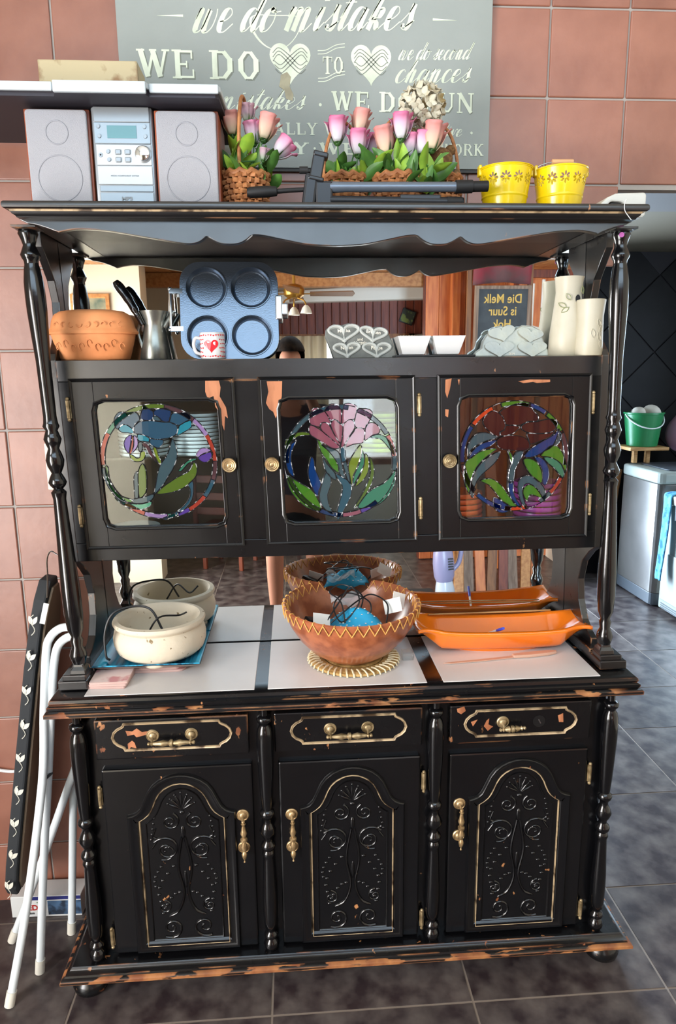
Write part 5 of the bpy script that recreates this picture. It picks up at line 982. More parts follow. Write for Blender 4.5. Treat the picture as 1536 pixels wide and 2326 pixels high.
    def leafmesh(L_, w):
        def fn(u, v): x = (u-.5)*2; q = sin(pi*min(.999, v*.92+.06))**.8; return (x*w*q, -.25*L_*v*v+abs(x)*w*.35*q, L_*v)
        return MB().grid(5, 8, fn).mesh('leaf', 0, 80)
    lms = [leafmesh(.062, .014), leafmesh(.050, .012), leafmesh(.075, .016)]
    def spray(cx, cy, n, lab, z0=2.125, sp=.045, lime=.25):
        T = thing('leaf_spray', lab, 'leaves', (cx, cy, z0), hutch=True, group='leaf sprays in the baskets')
        for k in range(n):
            o = link('leaf', lms[k % 3], None, T); o.data = lms[k % 3].copy() if False else lms[k % 3]
            o.material_slots[0].link = 'OBJECT' if o.material_slots else 'DATA'
            o.location = (random.uniform(-sp, sp)*.5, random.uniform(-.03, .02), random.uniform(-.01, .045)); o.rotation_euler = (random.uniform(-.5, .9), random.uniform(-1.0, 1.0), random.uniform(-1.2, 1.2))
            o.material_slots[0].material = MATS['leaf_lime' if random.random() < lime else 'leaf']
    for m_ in lms: m_.materials.append(MATS['leaf'])
    spray(-.215, -.195, 16, 'yellow green leaves in the left basket', lime=.6, z0=2.14); spray(-.16, -.19, 10, 'dark leaves at the right of the left basket'); spray(.035, -.16, 14, 'dark green leaves in the second basket', z0=2.12); spray(.10, -.17, 12, 'mixed leaves between the second and third baskets', lime=.45); spray(.165, -.205, 18, 'broad green leaves at the front of the third basket', z0=2.125); spray(.235, -.215, 14, 'green and lime leaves at the right of the third basket', lime=.4, z0=2.12)
    # dried hydrangea head
    d = thing('dried_flower_head', 'round head of dried cream flowers rising behind the roses', 'flower', (.240, -.14, 2.325), hutch=True)
    b = MB(); random.seed(4)
    for k in range(46):
        ph = math.acos(1-2*(k+.5)/46); th = 2.399*k; n = Vector((sin(ph)*cos(th), sin(ph)*sin(th), cos(ph))); c = n*.046
        x = n.orthogonal().normalized(); y = n.cross(x)
        for j in range(4):
            a = j*pi/2+random.random(); dv = x*cos(a)+y*sin(a); pv = n.cross(dv)
            b.grid(4, 4, lambda u, v: c+dv*(.017*v)+pv*((u-.5)*.018*sin(pi*min(.98, v*.8+.15)))+n*(.010*v*v+.003*random.random()))
    b.build('petals', 'dried', d, 0, 60, 2, .0008); MB().tube([(0, 0, -.03), (.01, 0, -.16)], .0025, 6).build('stem', 'wood_light', d)
    # burlap bear
    t = thing('burlap_bear', 'brown burlap teddy bear sitting with its back turned in a basket', 'teddy bear', (.283, -.13, ZH+.06), hutch=True)
    MB().ell((0, 0, .035), (.040, .034, .045), 20, 14).build('body', 'burlap', t); MB().ell((0, .005, .098), (.034, .032, .028), 20, 14).build('head', 'burlap', t)
    for s in (-1, 1): MB().ell((s*.028, .004, .120), (.014, .008, .013), 12, 8).build('ear', 'burlap', t); MB().ell((s*.042, -.008, .045), (.014, .016, .028), 12, 8).build('arm', 'burlap', t)
    # folded tripod lying along the front
    T = thing('folded_tripod', 'black folded camera tripod lying along the front edge of the cornice', 'tripod', (0, -.29, ZH), hutch=True)
    MB().tube([(-.006, 0, .050), (.03, 0, .051), (.29, 0, .053)], [.013, .011, .011], 14).build('leg', 'tripod_light', T); MB().tube([(-.006, .022, .028), (.27, .024, .024)], .0095, 12).build('leg', 'tripod_grey', T); MB().tube([(-.006, -.004, .022), (.265, -.004, .020)], .0095, 12).build('leg', 'tripod_grey', T)
    MB().box(.155, .250, -.012, .010, .012, .034).build('brace', 'tripod_grey', T, .003); MB().tube([(.286, 0, .053), (.325, 0, .054), (.326, 0, .054), (.362, 0, .055)], [.0145, .0145, .012, .012], 14).build('foot', 'black_rubber', T); MB().tube([(.27, .02, .024), (.31, .02, .024)], .011, 12).build('foot', 'black_rubber', T); MB().tube([(.265, -.004, .02), (.30, -.004, .02)], .011, 12).build('foot', 'black_rubber', T)
    MB().box(-.040, .0, -.012, .03, .008, .062).build('shoulder', 'tripod_grey', T, .005); MB().obox((-.052, .004, .040), (.030, .034, .075), (0, .15, 0)).build('head', 'tripod_grey', T, .006)
    MB().obox((-.034, .0, .093), (.028, .026, .055), (0, .2, 0)).obox((-.026, 0, .117), (.034, .030, .012), (0, .2, 0)).obox((-.038, 0, .066), (.036, .030, .010), (0, .2, 0)).build('phone_clamp', 'black_plastic', T, .003); MB().tube([(-.075, -.004, .085), (-.056, -.004, .085)], .008, 12).build('knob', 'black_rubber', T)
    MB().tube([(-.064, 0, .045), (-.10, 0, .043), (-.126, 0, .041), (-.128, 0, .041), (-.150, 0, .040), (-.188, 0, .038), (-.195, 0, .038)], [.005, .005, .0055, .010, .0125, .012, .009], 14).build('pan_handle', 'black_rubber', T)
    # yellow pierced buckets
    def bucket(x, lab, tilt, wood):
        B = thing('yellow_bucket', lab, 'bucket', (x, -.19, ZH), (0, 0, 0), 'yellow flower-pierced buckets', True)
        r0, r1, H = .047, .064, .115; n, m = 300, 70; holes = []
        for k in range(12):
            a = -pi/2+(k+.5)*2*pi/12+(.1 if wood else 0)
            for j in range(8): t = 2*pi*j/8; holes.append((a*.0595+.0085*cos(t), .088+.0085*sin(t), t))
        V_ = []; F_ = []
        for j in range(m+1):
            for i in range(n): z = H*j/m; r = r0+(r1-r0)*j/m+(.0012 if abs(z-.052) < .002 else 0); a = 2*pi*i/n; V_.append((r*cos(a), r*sin(a), z))
        zz = [H*(j+.5)/m for j in range(m)]
        for j in range(m):
            for i in range(n):
                u = ((2*pi*(i+.5)/n+pi/2) % (2*pi))-pi/2; hit = False
                if .072 < zz[j] < .104:
                    for (hx, hz, t) in holes:
                        dx, dz = u*.0595-hx, zz[j]-hz
                        if abs(dx) < .006 and abs(dz) < .006:
                            p_, q_ = dx*cos(t)+dz*sin(t), -dx*sin(t)+dz*cos(t)
                            if (p_/.0048)**2+(q_/.0022)**2 < 1: hit = True; break
                if not hit: F_.append((j*n+i, j*n+(i+1) % n, (j+1)*n+(i+1) % n, (j+1)*n+i))
        MB().add(V_, F_).build('wall', 'yellow_tin', B, 0, 60, 2, .0008); MB().lathe([(0, .001), (r0, .001)], 40).build('bottom', 'yellow_tin', B)
        MB().tube([(r1*cos(2*pi*i/60), r1*sin(2*pi*i/60), H) for i in range(60)], .0022, 8, True).build('rim', 'yellow_tin', B)
        for s in (-1, 1): MB().box(s*.064-.004, s*.064+.004, -.010, .010, H-.014, H+.012).build('lug', 'yellow_tin', B, .003)
        if wood:
            MB().tube([(-.066, 0, H)]+[(.066*cos(t), -.012*sin(t)*0-.01*sin(t), H+.020*sin(t)) for t in [pi-pi*i/16 for i in range(17)]]+[(.068, 0, H), (.072, -.004, H-.006)], .0013, 6).build('bail', 'steel', B); MB().tube([(-.026, -.010, H+.019), (.026, -.010, H+.0195)], .0062, 10).build('grip', 'wood_grip', B)
        else: MB().tube([(.067*cos(t), .067*sin(t), H+.002) for t in [pi+pi*i/20 for i in range(21)]], .0012, 6).build('bail', 'yellow_tin', B)
    bucket(.4325, 'yellow pierced bucket with a small succulent, left of the two', 0, False); bucket(.5715, 'yellow pierced bucket with a wooden grip, right of the two', 0, True)
    s = thing('succulent', 'small green succulent peeping out of the left yellow bucket', 'plant', (.412, -.19, ZH+.108), hutch=True)
    for k in range(14): a = 2.4*k; MB().tube([(0, 0, 0), (cos(a)*.008, sin(a)*.008, .012), (cos(a)*(.012+.0008*k), sin(a)*(.012+.0008*k), .022-.0004*k)], [.003, .004, .001], 6).build('leaf', 'succulent', s)
    # white wedge-shaped gadget
    g = thing('white_gadget', 'white wedge shaped gadget with black side and cable at the cornice end', 'gadget', (.695, -.20, ZH), hutch=True)
    MB().prism([(-.073, .0), (-.052, .018), (-.020, .046), (.0, .055), (.073, .058), (.078, .052), (.078, .006), (.07, .0), (.055, .0), (.04, .018), (.015, .036), (-.01, .037), (-.05, .0)], -.035, .035).build('shell', 'gadget_white', g, .004)
    MB().prism([(-.045, .0), (-.008, .035), (.015, .034), (.04, .016), (.052, .0)], -.031, .031).build('black_side', 'black_plastic', g, .002); MB().box(-.010, .010, -.048, -.036, .0, .022).build('plug', 'white_plastic', g, .003); MB().tube([(.01, -.042, .008), (.03, -.042, .010), (.045, -.04, .012)], .003, 8).build('plug_cable', 'white_plastic', g)
    st = MB().tube(spline([(0, 0, .005), (-.006, -.006, -.005), (-.005, -.007, -.02), (.004, -.007, -.032), (.012, -.006, -.040)], 6), .0008, 5); tag(place(st.build('loose_thread', 'white_plastic'), (.655, -.376, ZH+.003), hutch=True), 'thin white thread hanging over the right end of the cornice', 'thread')
build_top_items()
# ---------------------------------------------------------------- beside the dresser, left
M('board_cover', '2a2d30', .8); M('board_leaf', 'd8d6c8', .7); M('board_under', '7a6a58', .55, .3); M('carton_white', 'd8dad8', .5); M('carton_blue', '20266a', .5); M('carton_print', '4b6a8c', .5, var=(30, '1c2a3c', .45, .6)); M('print_red', 'b02a24', .5); M('print_black', '2a2a2c', .5); M('print_green', '5c8a4c', .5)
def build_left():
    I = thing('ironing_board', 'folded ironing board on white tubular legs, black leaf cover, standing beside the dresser', 'ironing board', (-.95, -.1, 0))
    O = Vector((-.95, -.1, 0)); S_ = lambda P: [Vector(p)-O for p in P]
    # board: plane leaning against the wall, long axis up, its width running back from the room
    a = Vector((-1.000, 0, .15)); b = Vector((-.825, 0, 1.125)); d = (b-a).normalized(); n = Vector((d.z, 0, -d.x))
    def brd(off0, off1, y0, y1, inset=0):
        m = MB(); P = []
        for t, w in ((0, .62), (.04, .9), (.12, 1), (.5, 1), (.75, .96), (.88, .82), (.95, .62), (1, .3)):
            P.append((t, w))
        yc, hw = (y0+y1)/2, (y1-y0)/2
        ring = [(t, yc-hw*w) for t, w in P]+[(t, yc+hw*w) for t, w in P[::-1]]
        v = [a+d*((b-a).length*(inset+t*(1-2*inset)))+n*o+Vector((0, y, 0)) for o in (off0, off1) for t, y in ring]; k = len(ring)
        m.add([q-O for q in v], [tuple(range(k)), tuple(range(2*k-1, k-1, -1))]+[(i, i+k, (i+1) % k+k, (i+1) % k) for i in range(k)]); return m
    c = brd(-.030, .004, -.145, .045).build('cover', 'board_cover', I, .006)
    brd(.0045, .012, -.13, .03, .02).build('metal_underside', 'board_under', I, .002)
    random.seed(2)
    for k in range(9):
        lf = MB(); t = .05+.105*k; base = a+d*((b-a).length*t)+n*(-.014)+Vector((0, -.1465, 0))
        for s in (1, -1):
            P = []
            for i in range(9):
                q = i/8; P.append((q, .007*sin(pi*q)))
            ang = .5*s+.3*(k % 2); ca, sa = cos(ang), sin(ang)
            pts = [(x_*.03, w_) for x_, w_ in P]+[(x_*.03, -w_) for x_, w_ in P[::-1][1:-1]]
            v = [base+d*(px*ca-py*sa)+n*((px*sa+py*ca)*.8)+Vector((0, -.0008, 0))-O for px, py in pts]; lf.add(v, [tuple(range(len(v)))])
        P = [base+d*(-.03+.06*i/8)+n*(.008*sin(i*.8))+Vector((0, -.0006, 0))-O for i in range(9)]; lf.tube(P, .0012, 4)
        lf.build('leaf_print', 'board_leaf', c, 0, 0)
    T = [[(-.9425, -.3443, .012), (-.8929, -.2909, .265), (-.8448, -.2229, .5927), (-.8358, -.183, .7865), (-.8266, -.1515, .9403), (-.812, -.150, .985), (-.785, -.148, 1.008), (-.755, -.146, 1.012)], [(-.8988, -.2415, .012), (-.8655, -.2116, .3604), (-.8384, -.1903, .6027), (-.8134, -.1689, .8386), (-.8026, -.1613, .9204), (-.7908, -.1565, .9614), (-.765, -.1553, .984), (-.735, -.154, .988)], [(-1.0205, -.1217, .012), (-.9188, -.1273, .2506), (-.8108, -.1338, .5136), (-.775, -.136, .60)], [(-.8519, -.1029, .012), (-.8139, -.1029, .4122), (-.80, -.103, .55)]]
    for p in T:
        MB().tube(S_(spline(p, 5)), .0115, 12).build('leg', 'white_tube', I)
        q = Vector(p[0]); r = (Vector(p[1])-q).normalized(); MB().tube(S_([q-r*.010, q+r*.03]), .0135, 12).build('foot_cap', 'rubber_cream', I)
    MB().tube(S_([(-.84, -.215, .60), (-.832, -.19, .60)]), .007, 10).build('pivot', 'steel', I)
    MB().obox(Vector((-.86, -.16, .56))-O, (.012, .02, .06), (0, .2, 0)).build('stay', 'white_tube', I, .002)
    hk = MB().tube(spline([(-.8187, -.125, 1.09), (-.8125, -.125, 1.15), (-.8101, -.125, 1.195), (-.803, -.124, 1.216), (-.796, -.122, 1.220), (-.786, -.12, 1.212), (-.776, -.12, 1.207)], 6), .002, 6); tag(hk.build('wire_hook', 'chrome'), 'thin chrome wire hook standing above the ironing board tip', 'hook')
    tg = thing('hang_tag', 'white cardboard tag hanging from the wire hook', 'tag', (-.820, -.155, 1.055), (0, .28, 0)); MB().box(-.007, .007, -.0008, .0008, -.03, .03).build('card', 'carton_white', tg)
    B = thing('printed_carton', 'long white and blue printed carton on the floor behind the ironing board legs', 'carton', (-.955, .0, 0), (0, 0, -.03)); MB().box(-.105, .115, -.03, .045, .001, .075).build('box', 'carton_white', B, .002); MB().box(-.05, .114, -.0307, -.03, .062, .074).build('blue_band', 'carton_blue', B); MB().box(.01, .114, -.0308, -.03, .008, .058).build('photo_print', 'carton_print', B)
    text('RED', .026, 'print_red', B, (-.045, -.0306, .034), bold=.0008); text('ation', .012, 'print_black', B, (-.045, -.0306, .015), bold=.0003); text('ng', .009, 'print_green', B, (-.02, -.0306, .054))
    tag(MB().tube(spline([(-1.12, .045, .485), (-1.08, .045, .475), (-1.045, .046, .468), (-1.02, .046, .47)], 5), .005, 8).build('wall_cable', 'white_plastic'), 'short white cable on the wall tiles at the left edge', 'cable')
    sw = thing('wall_switch', 'cream switch plate on the tiles behind the left post', 'switch', (-.805, .054, 1.43)); MB().box(-.045, .045, -.008, 0, -.068, .068).build('plate', 'plaster_white', sw, .003); MB().box(-.012, .012, -.012, -.008, -.02, .02).build('rocker', 'white_plastic', sw, .002)
build_left()
# ---------------------------------------------------------------- scullery
M('washer_silver', '77726e', .3, .5, var=(2, '635f5b', .4, .6)); M('washer_base', '4d5258', .4); M('freezer_white', '9ea39b', .35); M('bucket_green', '1f7a46', .35); M('bag_pink', 'b48aa4', .5); M('cloth_blue', '5aa6c8', .9, var=(18, '2f6f9c', .52, .6)); M('rag', 'd8cfc0', .9); M('kraft', 'a8794c', .75); M('mat_dark', '2c2a2a', .8); M('vac_purple', '8f8aa8', .35); M('vac_clear', 'b9bfc8', .2)
def build_scullery():
    w = thing('washing_machine', 'silver top-loading washing machine with dark base against the far wall', 'washing machine', (2.72, 2.90, 0))
    MB().prism([(q[0], q[1]) for q in rr(.58, .58, .06)], .10, .90, 'z').build('body', 'washer_silver', w, .006); MB().prism(rr(.575, .575, .058), .012, .10, 'z').build('base', 'washer_base', w, .004)
    MB().prism(rr(.59, .59, .065), .90, .985, 'z').build('top', 'freezer_white', w, .02, 38, 3); MB().prism([(q[0]+.02, q[1]) for q in rr(.42, .44, .05)], .985, .995, 'z').build('lid', 'washer_base', w, .004); MB().box(.18, .285, -.28, .28, .98, 1.06).build('control_panel', 'freezer_white', w, .01)
    for x in (-.24, .24):
        for y in (-.24, .24): o = MB().lathe([(0, 0), (.02, 0), (.02, .013), (0, .013)], 12, c=(x, y, 0)).build('foot', 'black_rubber', w)
    f = thing('chest_freezer', 'cream white chest freezer at the right edge beyond the opening', 'freezer', (2.755, 2.12, 0)); MB().box(-.31, .31, -.42, .42, .03, .78).build('body', 'freezer_white', f, .012, 38, 3); MB().box(-.325, .315, -.43, .43, .785, .85).build('lid', 'freezer_white', f, .012, 38, 3); MB().box(-.316, -.308, -.40, .40, .10, .44).build('lower_panel', 'freezer_white', f, .004)
    for k in range(3): MB().box(-.314, -.308, -.38, .38, .04+.015*k, .047+.015*k).build('vent', 'washer_base', f)
    c = MB(); H = [(2.60, .858), (2.52, .862), (2.45, .858), (2.425, .84), (2.418, .78), (2.41, .70), (2.405, .6), (2.40, .5), (2.395, .40), (2.385, .30), (2.38, .26)]
    c.grid(8, len(H)*3-2, lambda u, v: (lambda p: (p.x-.004*sin(u*9), 2.44+.11*u*(1-.35*v)-.03*v+.01*sin(v*9), p.y))(spline([(q[0], q[1]) for q in H], 3)[min(int(round(v*(len(H)*3-3))), len(H)*3-3)]))
    tag(c.build('apron', 'cloth_blue', None, 0, 60, 2, .004), 'light blue patterned apron draped down the freezer corner', 'apron')
    tag(MB().tube([(2.415, 2.36, .86), (2.412, 2.355, .80), (2.411, 2.35, .74), (2.411, 2.35, .70)], .010, 6, flat=.3).build('black_strap', 'black_rubber'), 'black strap hanging over the freezer edge', 'strap')
    st = thing('plant_stand', 'low wooden stand under the green bucket', 'stand', (2.53, 3.1, 1.0)); MB().box(-.15, .15, -.13, .13, .10, .125).build('top', 'wood_light', st, .004)
    for x in (-.05, .05): MB().box(x-.015, x+.015, -.02, .02, -.005, .10).build('leg', 'wood_light', st, .003)
    g = thing('green_bucket', 'green plastic bucket filled with cloths above the washing machine', 'bucket', (2.53, 3.1, 1.126)); MB().lathe([(0, 0), (.105, 0), (.11, .004), (.14, .24), (.146, .243), (.146, .255), (.138, .255), (.104, .01), (0, .008)], 36).build('pail', 'bucket_green', g); MB().tube([(.143*cos(t)-.0, -.143*abs(sin(t))*1.0, .24-.10*abs(sin(t))) for t in [pi*i/24 for i in range(25)]], .005, 8).build('bail', 'white_plastic', g)
    for k, (x, y, z, r) in enumerate(((-.07, -.04, .25, .05), (.03, -.05, .255, .06), (.08, .02, .25, .05), (0, .05, .25, .06))):
        b = MB(); b.ell((0, 0, 0), (r, r*.9, r*.8), 14, 10); random.seed(k); b.v = [tuple(Vector(q)*(1+.22*sin(31*q[0]+17*q[1]+23*q[2]+k))) for q in b.v]
        tag(place(b.build('rag', 'rag'), (2.53+x, 3.1+y, 1.126+z)), ('leftmost', 'front middle', 'rightmost', 'rear')[k]+' crumpled pale rag in the green bucket', 'rag', 'rags in the green bucket')
    b = MB().ell((0, 0, 0), (.16, .14, .17), 20, 14); b.v = [tuple(Vector(q)*(1+.07*sin(24*q[0]+9*q[2])+.05*sin(31*q[1]))) for q in b.v]
    tag(place(b.build('pink_bag', 'bag_pink'), (2.90, 3.10, 1.225)), 'knotted pink plastic bag on the washing machine', 'bag')
    r = thing('roll_of_paper', 'brown paper wrapped tube standing in a white pipe beside the washing machine', 'tube', (2.36, 3.26, 0), (0, .05, 0)); MB().tube([(0, 0, .002), (0, 0, .48)], .03, 14).build('white_pipe', 'white_plastic', r); MB().tube([(0, 0, .48), (.01, 0, .80), (.03, 0, .93)], [.04, .045, .035], 12).build('paper_wrap', 'kraft', r)
build_scullery()
# ---------------------------------------------------------------- the room behind the camera, seen in the mirrors
M('skin', 'b07a62', .5); M('hair', '140e0b', .8, spec=.1, var=(60, '241a14', .4, .6, (1, 1, .2))); M('shorts', '1c1c22', .85); M('shirt', '3b2f3c', .85); M('chair_wood', '7a3a22', .4); M('chalk_board', '24272a', .6, var=(10, '33373a', .4, .65)); M('chalk_gold', 'c9a24a', .6); M('cloth_red', '7c2530', .85, var=(3, '5a3a3a', .45, .6)); M('fan_brass', 'b5893f', .3, .85); M('fan_blade', '6b4526', .5); M('pvc', 'd9cfc4', .4); M('weathered', '6d5646', .7, var=(6, '8a7260', .4, .6, (9, 9, .6)))
def skin_mesh(name, V, E, mat, parent, root=0, lv=2):
    me = bpy.data.meshes.new(name); me.from_pydata([v[0] for v in V], E, []); o = link(name, me, mat, parent)
    m = o.modifiers.new('skin', 'SKIN'); m.use_smooth_shade = True
    for i, v in enumerate(V):
        r = v[1] if isinstance(v[1], tuple) else (v[1], v[1]); me.skin_vertices[0].data[i].radius = r; me.skin_vertices[0].data[i].use_root = (i == root)
    s = o.modifiers.new('sub', 'SUBSURF'); s.levels = lv; s.render_levels = lv
    return o
def build_person():
    P = thing('person', 'person in a dark top and dark shorts holding up a phone, reflected in the mirrors', 'person', (-.14, -2.36, 0))
    V = [((0, 0, .98), (.145, .10)), ((0, 0, 1.12), (.125, .095)), ((0, .01, 1.30), (.14, .10)), ((0, 0, 1.48), (.12, .085)), ((0, 0, 1.575), .055), ((0, .02, 1.66), (.066, .075)), ((0, .02, 1.755), (.078, .098)), ((0, .01, 1.845), (.058, .075))]
    E = [(0, 1), (1, 2), (2, 3), (3, 4), (4, 5), (5, 6), (6, 7)]
    def chain(start, pts):
        k = start
        for p, r in pts: V.append((p, r)); E.append((k, len(V)-1)); k = len(V)-1
        return k
    tips = []
    for s in (-1, 1):
        chain(0, [((s*.105, 0, .90), .095), ((s*.125, .0, .70), .080), ((s*.13, .012, .52), .062), ((s*.13, -.01, .36), .058), ((s*.13, -.005, .12), .038), ((s*.13, .03, .055), .036), ((s*.14, .13, .035), .034), ((s*.14, .19, .03), .026)])
        tips.append(chain(3, [((s*.17, 0, 1.46), .056), ((s*.225, .06, 1.30), .047), ((s*.215, .15, 1.30), .042), ((s*.13, .27, 1.50), .034), ((s*.09, .315, 1.585), .026), ((s*.082, .335, 1.63), (.030, .020))]))
    body = skin_mesh('body', V, E, 'skin', P)
    body['label'] = 'bare arms, legs and head'
    for s in (-1, 1):      # fingers curled round the phone edges
        for k in range(4):
            z = 1.60+.022*k; L_ = (.9, 1.0, .98, .8)[k]
            F_ = [((s*.084, .338, z+.004), .0095), ((s*.088, .338+.030*L_, z+.010), .009), ((s*.082, .338+.052*L_, z+.013), .0085), ((s*.066, .338+.056*L_, z+.014), .0075)]
            skin_mesh('finger', F_, [(0, 1), (1, 2), (2, 3)], 'skin', P, 0, 1)
        skin_mesh('thumb', [((s*.078, .330, 1.60), .012), ((s*.066, .318, 1.625), .0105), ((s*.048, .330, 1.650), .009)], [(0, 1), (1, 2)], 'skin', P, 0, 1)
    Sh = [((0, 0, 1.0), (.155, .112)), ((0, 0, .93), (.16, .118))]; Es = [(0, 1)]
    for s in (-1, 1):
        k = 1
        for p, r in (((s*.105, 0, .86), .108), ((s*.125, 0, .74), .104), ((s*.13, .004, .60), .100)): Sh.append((p, r)); Es.append((k, len(Sh)-1)); k = len(Sh)-1
    skin_mesh('shorts', Sh, Es, 'shorts', P)
    T_ = [((0, 0, .96), (.158, .115)), ((0, 0, 1.12), (.142, .11)), ((0, .01, 1.30), (.155, .115)), ((0, 0, 1.47), (.13, .10)), ((0, 0, 1.53), (.075, .07))]; Et = [(0, 1), (1, 2), (2, 3), (3, 4)]
    for s in (-1, 1): T_ += [((s*.17, 0, 1.465), .072), ((s*.218, .045, 1.345), .066)]; Et += [(3, len(T_)-2), (len(T_)-2, len(T_)-1)]
    skin_mesh('top', T_, Et, 'shirt', P)
    h = MB().ell((0, -.004, 1.80), (.088, .112, .108), 28, 18); h.v = [v for v in h.v]
    keep = [f for f in h.f if sum(h.v[i][2] for i in f)/len(f) > 1.815 or sum(h.v[i][1] for i in f)/len(f) < -.02]; h.f = keep
    h.ell((0, -.10, 1.86), (.034, .034, .034), 16, 10); h.build('hair', 'hair', P, 0, 60, 2, .006)
    for s in (-1, 1):
        MB().ell((s*.033, .102, 1.765), (.013, .008, .009), 12, 8).build('eye', 'porcelain', P); MB().ell((s*.033, .109, 1.765), (.006, .004, .006), 10, 6).build('iris', 'hair', P); MB().ell((s*.083, .01, 1.745), (.010, .018, .030), 10, 8).build('ear', 'skin', P)
    MB().lathe([(0, .05), (.007, .04), (.013, .012), (.012, .002), (0, -.004)], 12, c=(0, .108, 1.715)).build('nose', 'skin', P); MB().ell((0, .100, 1.69), (.022, .007, .006), 12, 8).build('mouth', 'cloth_red', P)
    ph = thing('phone', 'dark phone held upright by the reflected person', 'phone', (-.1358, -1.990, 1.655), (radians(-11), 0, 0)); MB().prism([(q[0], q[1]) for q in rr(.075, .16, .010)], -.0045, .0045).build('body', 'black_plastic', ph, .002); MB().prism(rr(.070, .152, .008), -.0052, -.0045).build('screen', 'lcd', ph)
build_person()
def build_rear():
    f = thing('ceiling_fan', 'brass ceiling fan with brown blades hanging from the pine ceiling', 'fan', (-.10, -3.55, 2.28)); MB().tube([(0, 0, .06), (0, 0, .30)], .012, 10).build('rod', 'fan_brass', f); MB().lathe([(0, -.03), (.05, -.03), (.075, -.01), (.08, .03), (.06, .06), (.03, .07), (0, .07)], 28).build('motor', 'fan_brass', f)
    for k in range(4):
        a = k*pi/2+.05; R_ = Matrix.Rotation(a, 4, 'Z'); MB().prism([(.12, -.045), (.44, -.06), (.455, 0), (.44, .06), (.12, .045)], -.004, .004, 'z', R_@Matrix.Rotation(.18, 4, 'X')).build('blade', 'fan_blade', f); MB().bar(R_@Vector((.06, 0, 0)), R_@Vector((.16, 0, 0)), .03, .006).build('bracket', 'fan_brass', f)
    for k in range(3): a = 2*pi*k/3+.5; MB().tube(spline([(.03*cos(a), .03*sin(a), -.03), (.08*cos(a), .08*sin(a), -.05), (.10*cos(a), .10*sin(a), -.085)], 4), .006, 8).build('lamp_arm', 'fan_brass', f); MB().lathe([(.012, 0), (.03, -.02), (.045, -.06), (.043, -.06), (.02, -.02)], 16, c=(.10*cos(a), .10*sin(a), -.085), cap=False).build('lamp_shade', 'plaster_white', f)
    s = thing('chalk_sign', 'framed dark board lettered in gold reading Die Melk is Suur', 'sign', (1.385, -3.20, 1.80), (radians(2), 0, radians(180)), None)
    MB().box(-.19, .19, -.01, .01, 0, .48).build('panel', 'chalk_board', s); MB().sweep([(-.19, 0), (.19, 0), (.19, .48), (-.19, .48)], [(.012, -.012), (.012, .016), (-.010, .02), (-.014, -.012)], True, XZ(0)).build('frame', 'weathered', s)
    for k, (t, z, x) in enumerate((('Die Melk', .40, 0), ('is Suur', .315, 0), ('Hok', .225, .0), ('of', .15, .03))): text(t, .088, 'chalk_gold', s, (x, -.011, z), bold=.001, sx=.85)
    c = MB().grid(18, 8, lambda u, v: (1.18+.42*u, -3.235+.015*sin(u*14)+.01*sin(v*5), 2.57-.27*v+.02*sin(u*3.0))); tag(c.build('red_cloth', 'cloth_red', None, 0, 60, 2, .004), 'dark red cloth hung above the lettered board', 'cloth')
    e = thing('board_easel', 'tall pine easel carrying the lettered board', 'easel', (1.385, -3.27, 0))
    for x in (-.225, .235): MB().bar((x, 0, 0), (x*.97, -.02, 2.64), .035, .03, (0, 1, 0)).build('upright', 'pine_dark', e)
    MB().box(-.25, .26, -.01, .05, 1.77, 1.795).build('ledge', 'pine_dark', e)
    for k, (x, z0, z1, lean_) in enumerate(((1.72, 1.75, 2.35, 0), (1.80, 1.75, 2.38, 0), (1.66, 1.95, 1.98, 1))):
        P_ = [(x, -3.55, z0), (x+.01, -3.55, z1)] if not lean_ else [(x-.06, -3.5, 2.06), (x+.25, -3.5, 1.97)]
        tag(MB().tube(P_, .013, 10).build('white_pipe', 'pvc'), ('upright white pipe nearer the lettered board', 'upright white pipe farther from the lettered board', 'slanting white pipe beside the lettered board')[k], 'pipe', 'pipes on the wall rack')
    rk = thing('wall_rack', 'dark wooden rack holding white pipes', 'rack', (1.85, -3.60, 1.60)); MB().box(-.25, .25, -.02, .06, .0, .14).build('shelf', 'redwood', rk, .004); MB().box(-.25, -.22, -.02, .02, .14, .95).box(.22, .25, -.02, .02, .14, .95).box(-.22, .22, -.02, .02, .80, .86).build('back_frame', 'redwood', rk, .003)
    pb = thing('small_picture', 'small dark picture hung askew on the red boards', 'picture', (1.03, -5.165, 2.24), (0, .35, 0)); MB().box(-.07, .07, 0, .012, -.07, .07).build('frame', 'black_plastic', pb, .003); M('art2', '2c3326', .6, var=(20, '6b7a3c', .52, .6)); MB().box(-.06, .06, .012, .014, -.06, .06).build('print', 'art2', pb)
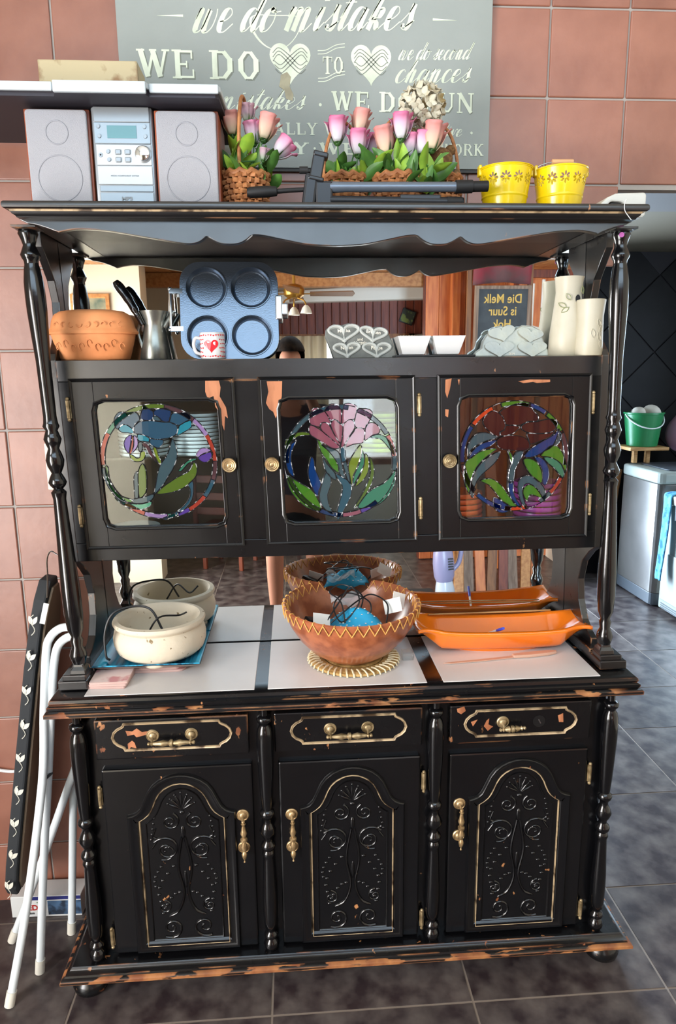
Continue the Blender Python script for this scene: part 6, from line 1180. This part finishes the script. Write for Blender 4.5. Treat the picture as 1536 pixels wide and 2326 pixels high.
    # wooden chairs
    def chair(x, y, rz, lab):
        C_ = thing('wooden_chair', lab, 'chair', (x, y, 0), (0, 0, rz), 'chairs in the rear of the room'); MB().box(-.2, .2, -.2, .2, .43, .46).build('seat', 'chair_wood', C_, .008)
        for sx in (-1, 1):
            MB().bar((sx*.17, -.17, 0), (sx*.17, -.17, .43), .035, .035, (0, 1, 0)).build('leg', 'chair_wood', C_, .004); MB().bar((sx*.17, .18, 0), (sx*.17, .20, .92), .035, .035, (0, 1, 0)).build('leg', 'chair_wood', C_, .004); MB().bar((sx*.17, -.17, .2), (sx*.17, .18, .2), .02, .02).build('stretcher', 'chair_wood', C_)
        for z in (.58, .70, .84): MB().box(-.17, .17, .18, .20, z, z+.06).build('back_rail', 'chair_wood', C_, .004)
    chair(-.72, -4.1, .3, 'red-brown wooden chair nearer the cream wall'); chair(-.30, -4.55, -.2, 'red-brown wooden chair under the rear window')
    v = thing('hand_vacuum', 'lilac upright hand vacuum standing before the leaning planks', 'vacuum', (1.0, -2.96, 0), (radians(0), radians(-4), 0)); MB().lathe([(0, .002), (.075, .002), (.08, .02), (.07, .10), (.062, .14), (0, .14)], 24, sy=.8).build('dust_cup', 'vac_clear', v); MB().lathe([(.064, .14), (.078, .18), (.082, .28), (.075, .36), (.05, .42), (0, .44)], 24, sy=.85).build('motor_housing', 'vac_purple', v); MB().tube(spline([(.03, .0, .42), (.09, 0, .46), (.14, 0, .40), (.12, 0, .28), (.07, 0, .22)], 5), .018, 10).build('grip', 'vac_purple', v)
    for k in range(5): MB().box(.02, .06, .068, .074, .24+.02*k, .25+.02*k).build('vent', 'black_plastic', v)
    random.seed(9)
    for k in range(8):
        m = ('pine', 'weathered', 'orangewood_and_lit', 'pine_dark', 'redwood', 'weathered', 'pine', 'orangewood_and_lit')[k]; x = 1.13+.088*k
        P_ = thing('leaning_plank', ('first', 'second', 'third', 'fourth', 'fifth', 'sixth', 'seventh', 'eighth')[k]+' from the vacuum of the planks leaning behind it', 'plank', (x, -3.07-.025*(k % 2), 0), (0, 0, 0), 'planks leaning behind the vacuum'); MB().bar((0, 0, .001), (random.uniform(-.05, .05), -.12, 1.1+.1*random.random()), .075, .022, (0, 1, 0)).build('board', m, P_, .002)
    tag(MB().prism(rr(.22, .12, .02), .0005, .012, 'z', Matrix.Translation((.83, -3.12, 0))).build('black_tray', 'mat_dark', None, .003), 'flat black tray lying on the floor near the vacuum', 'tray')
build_rear()
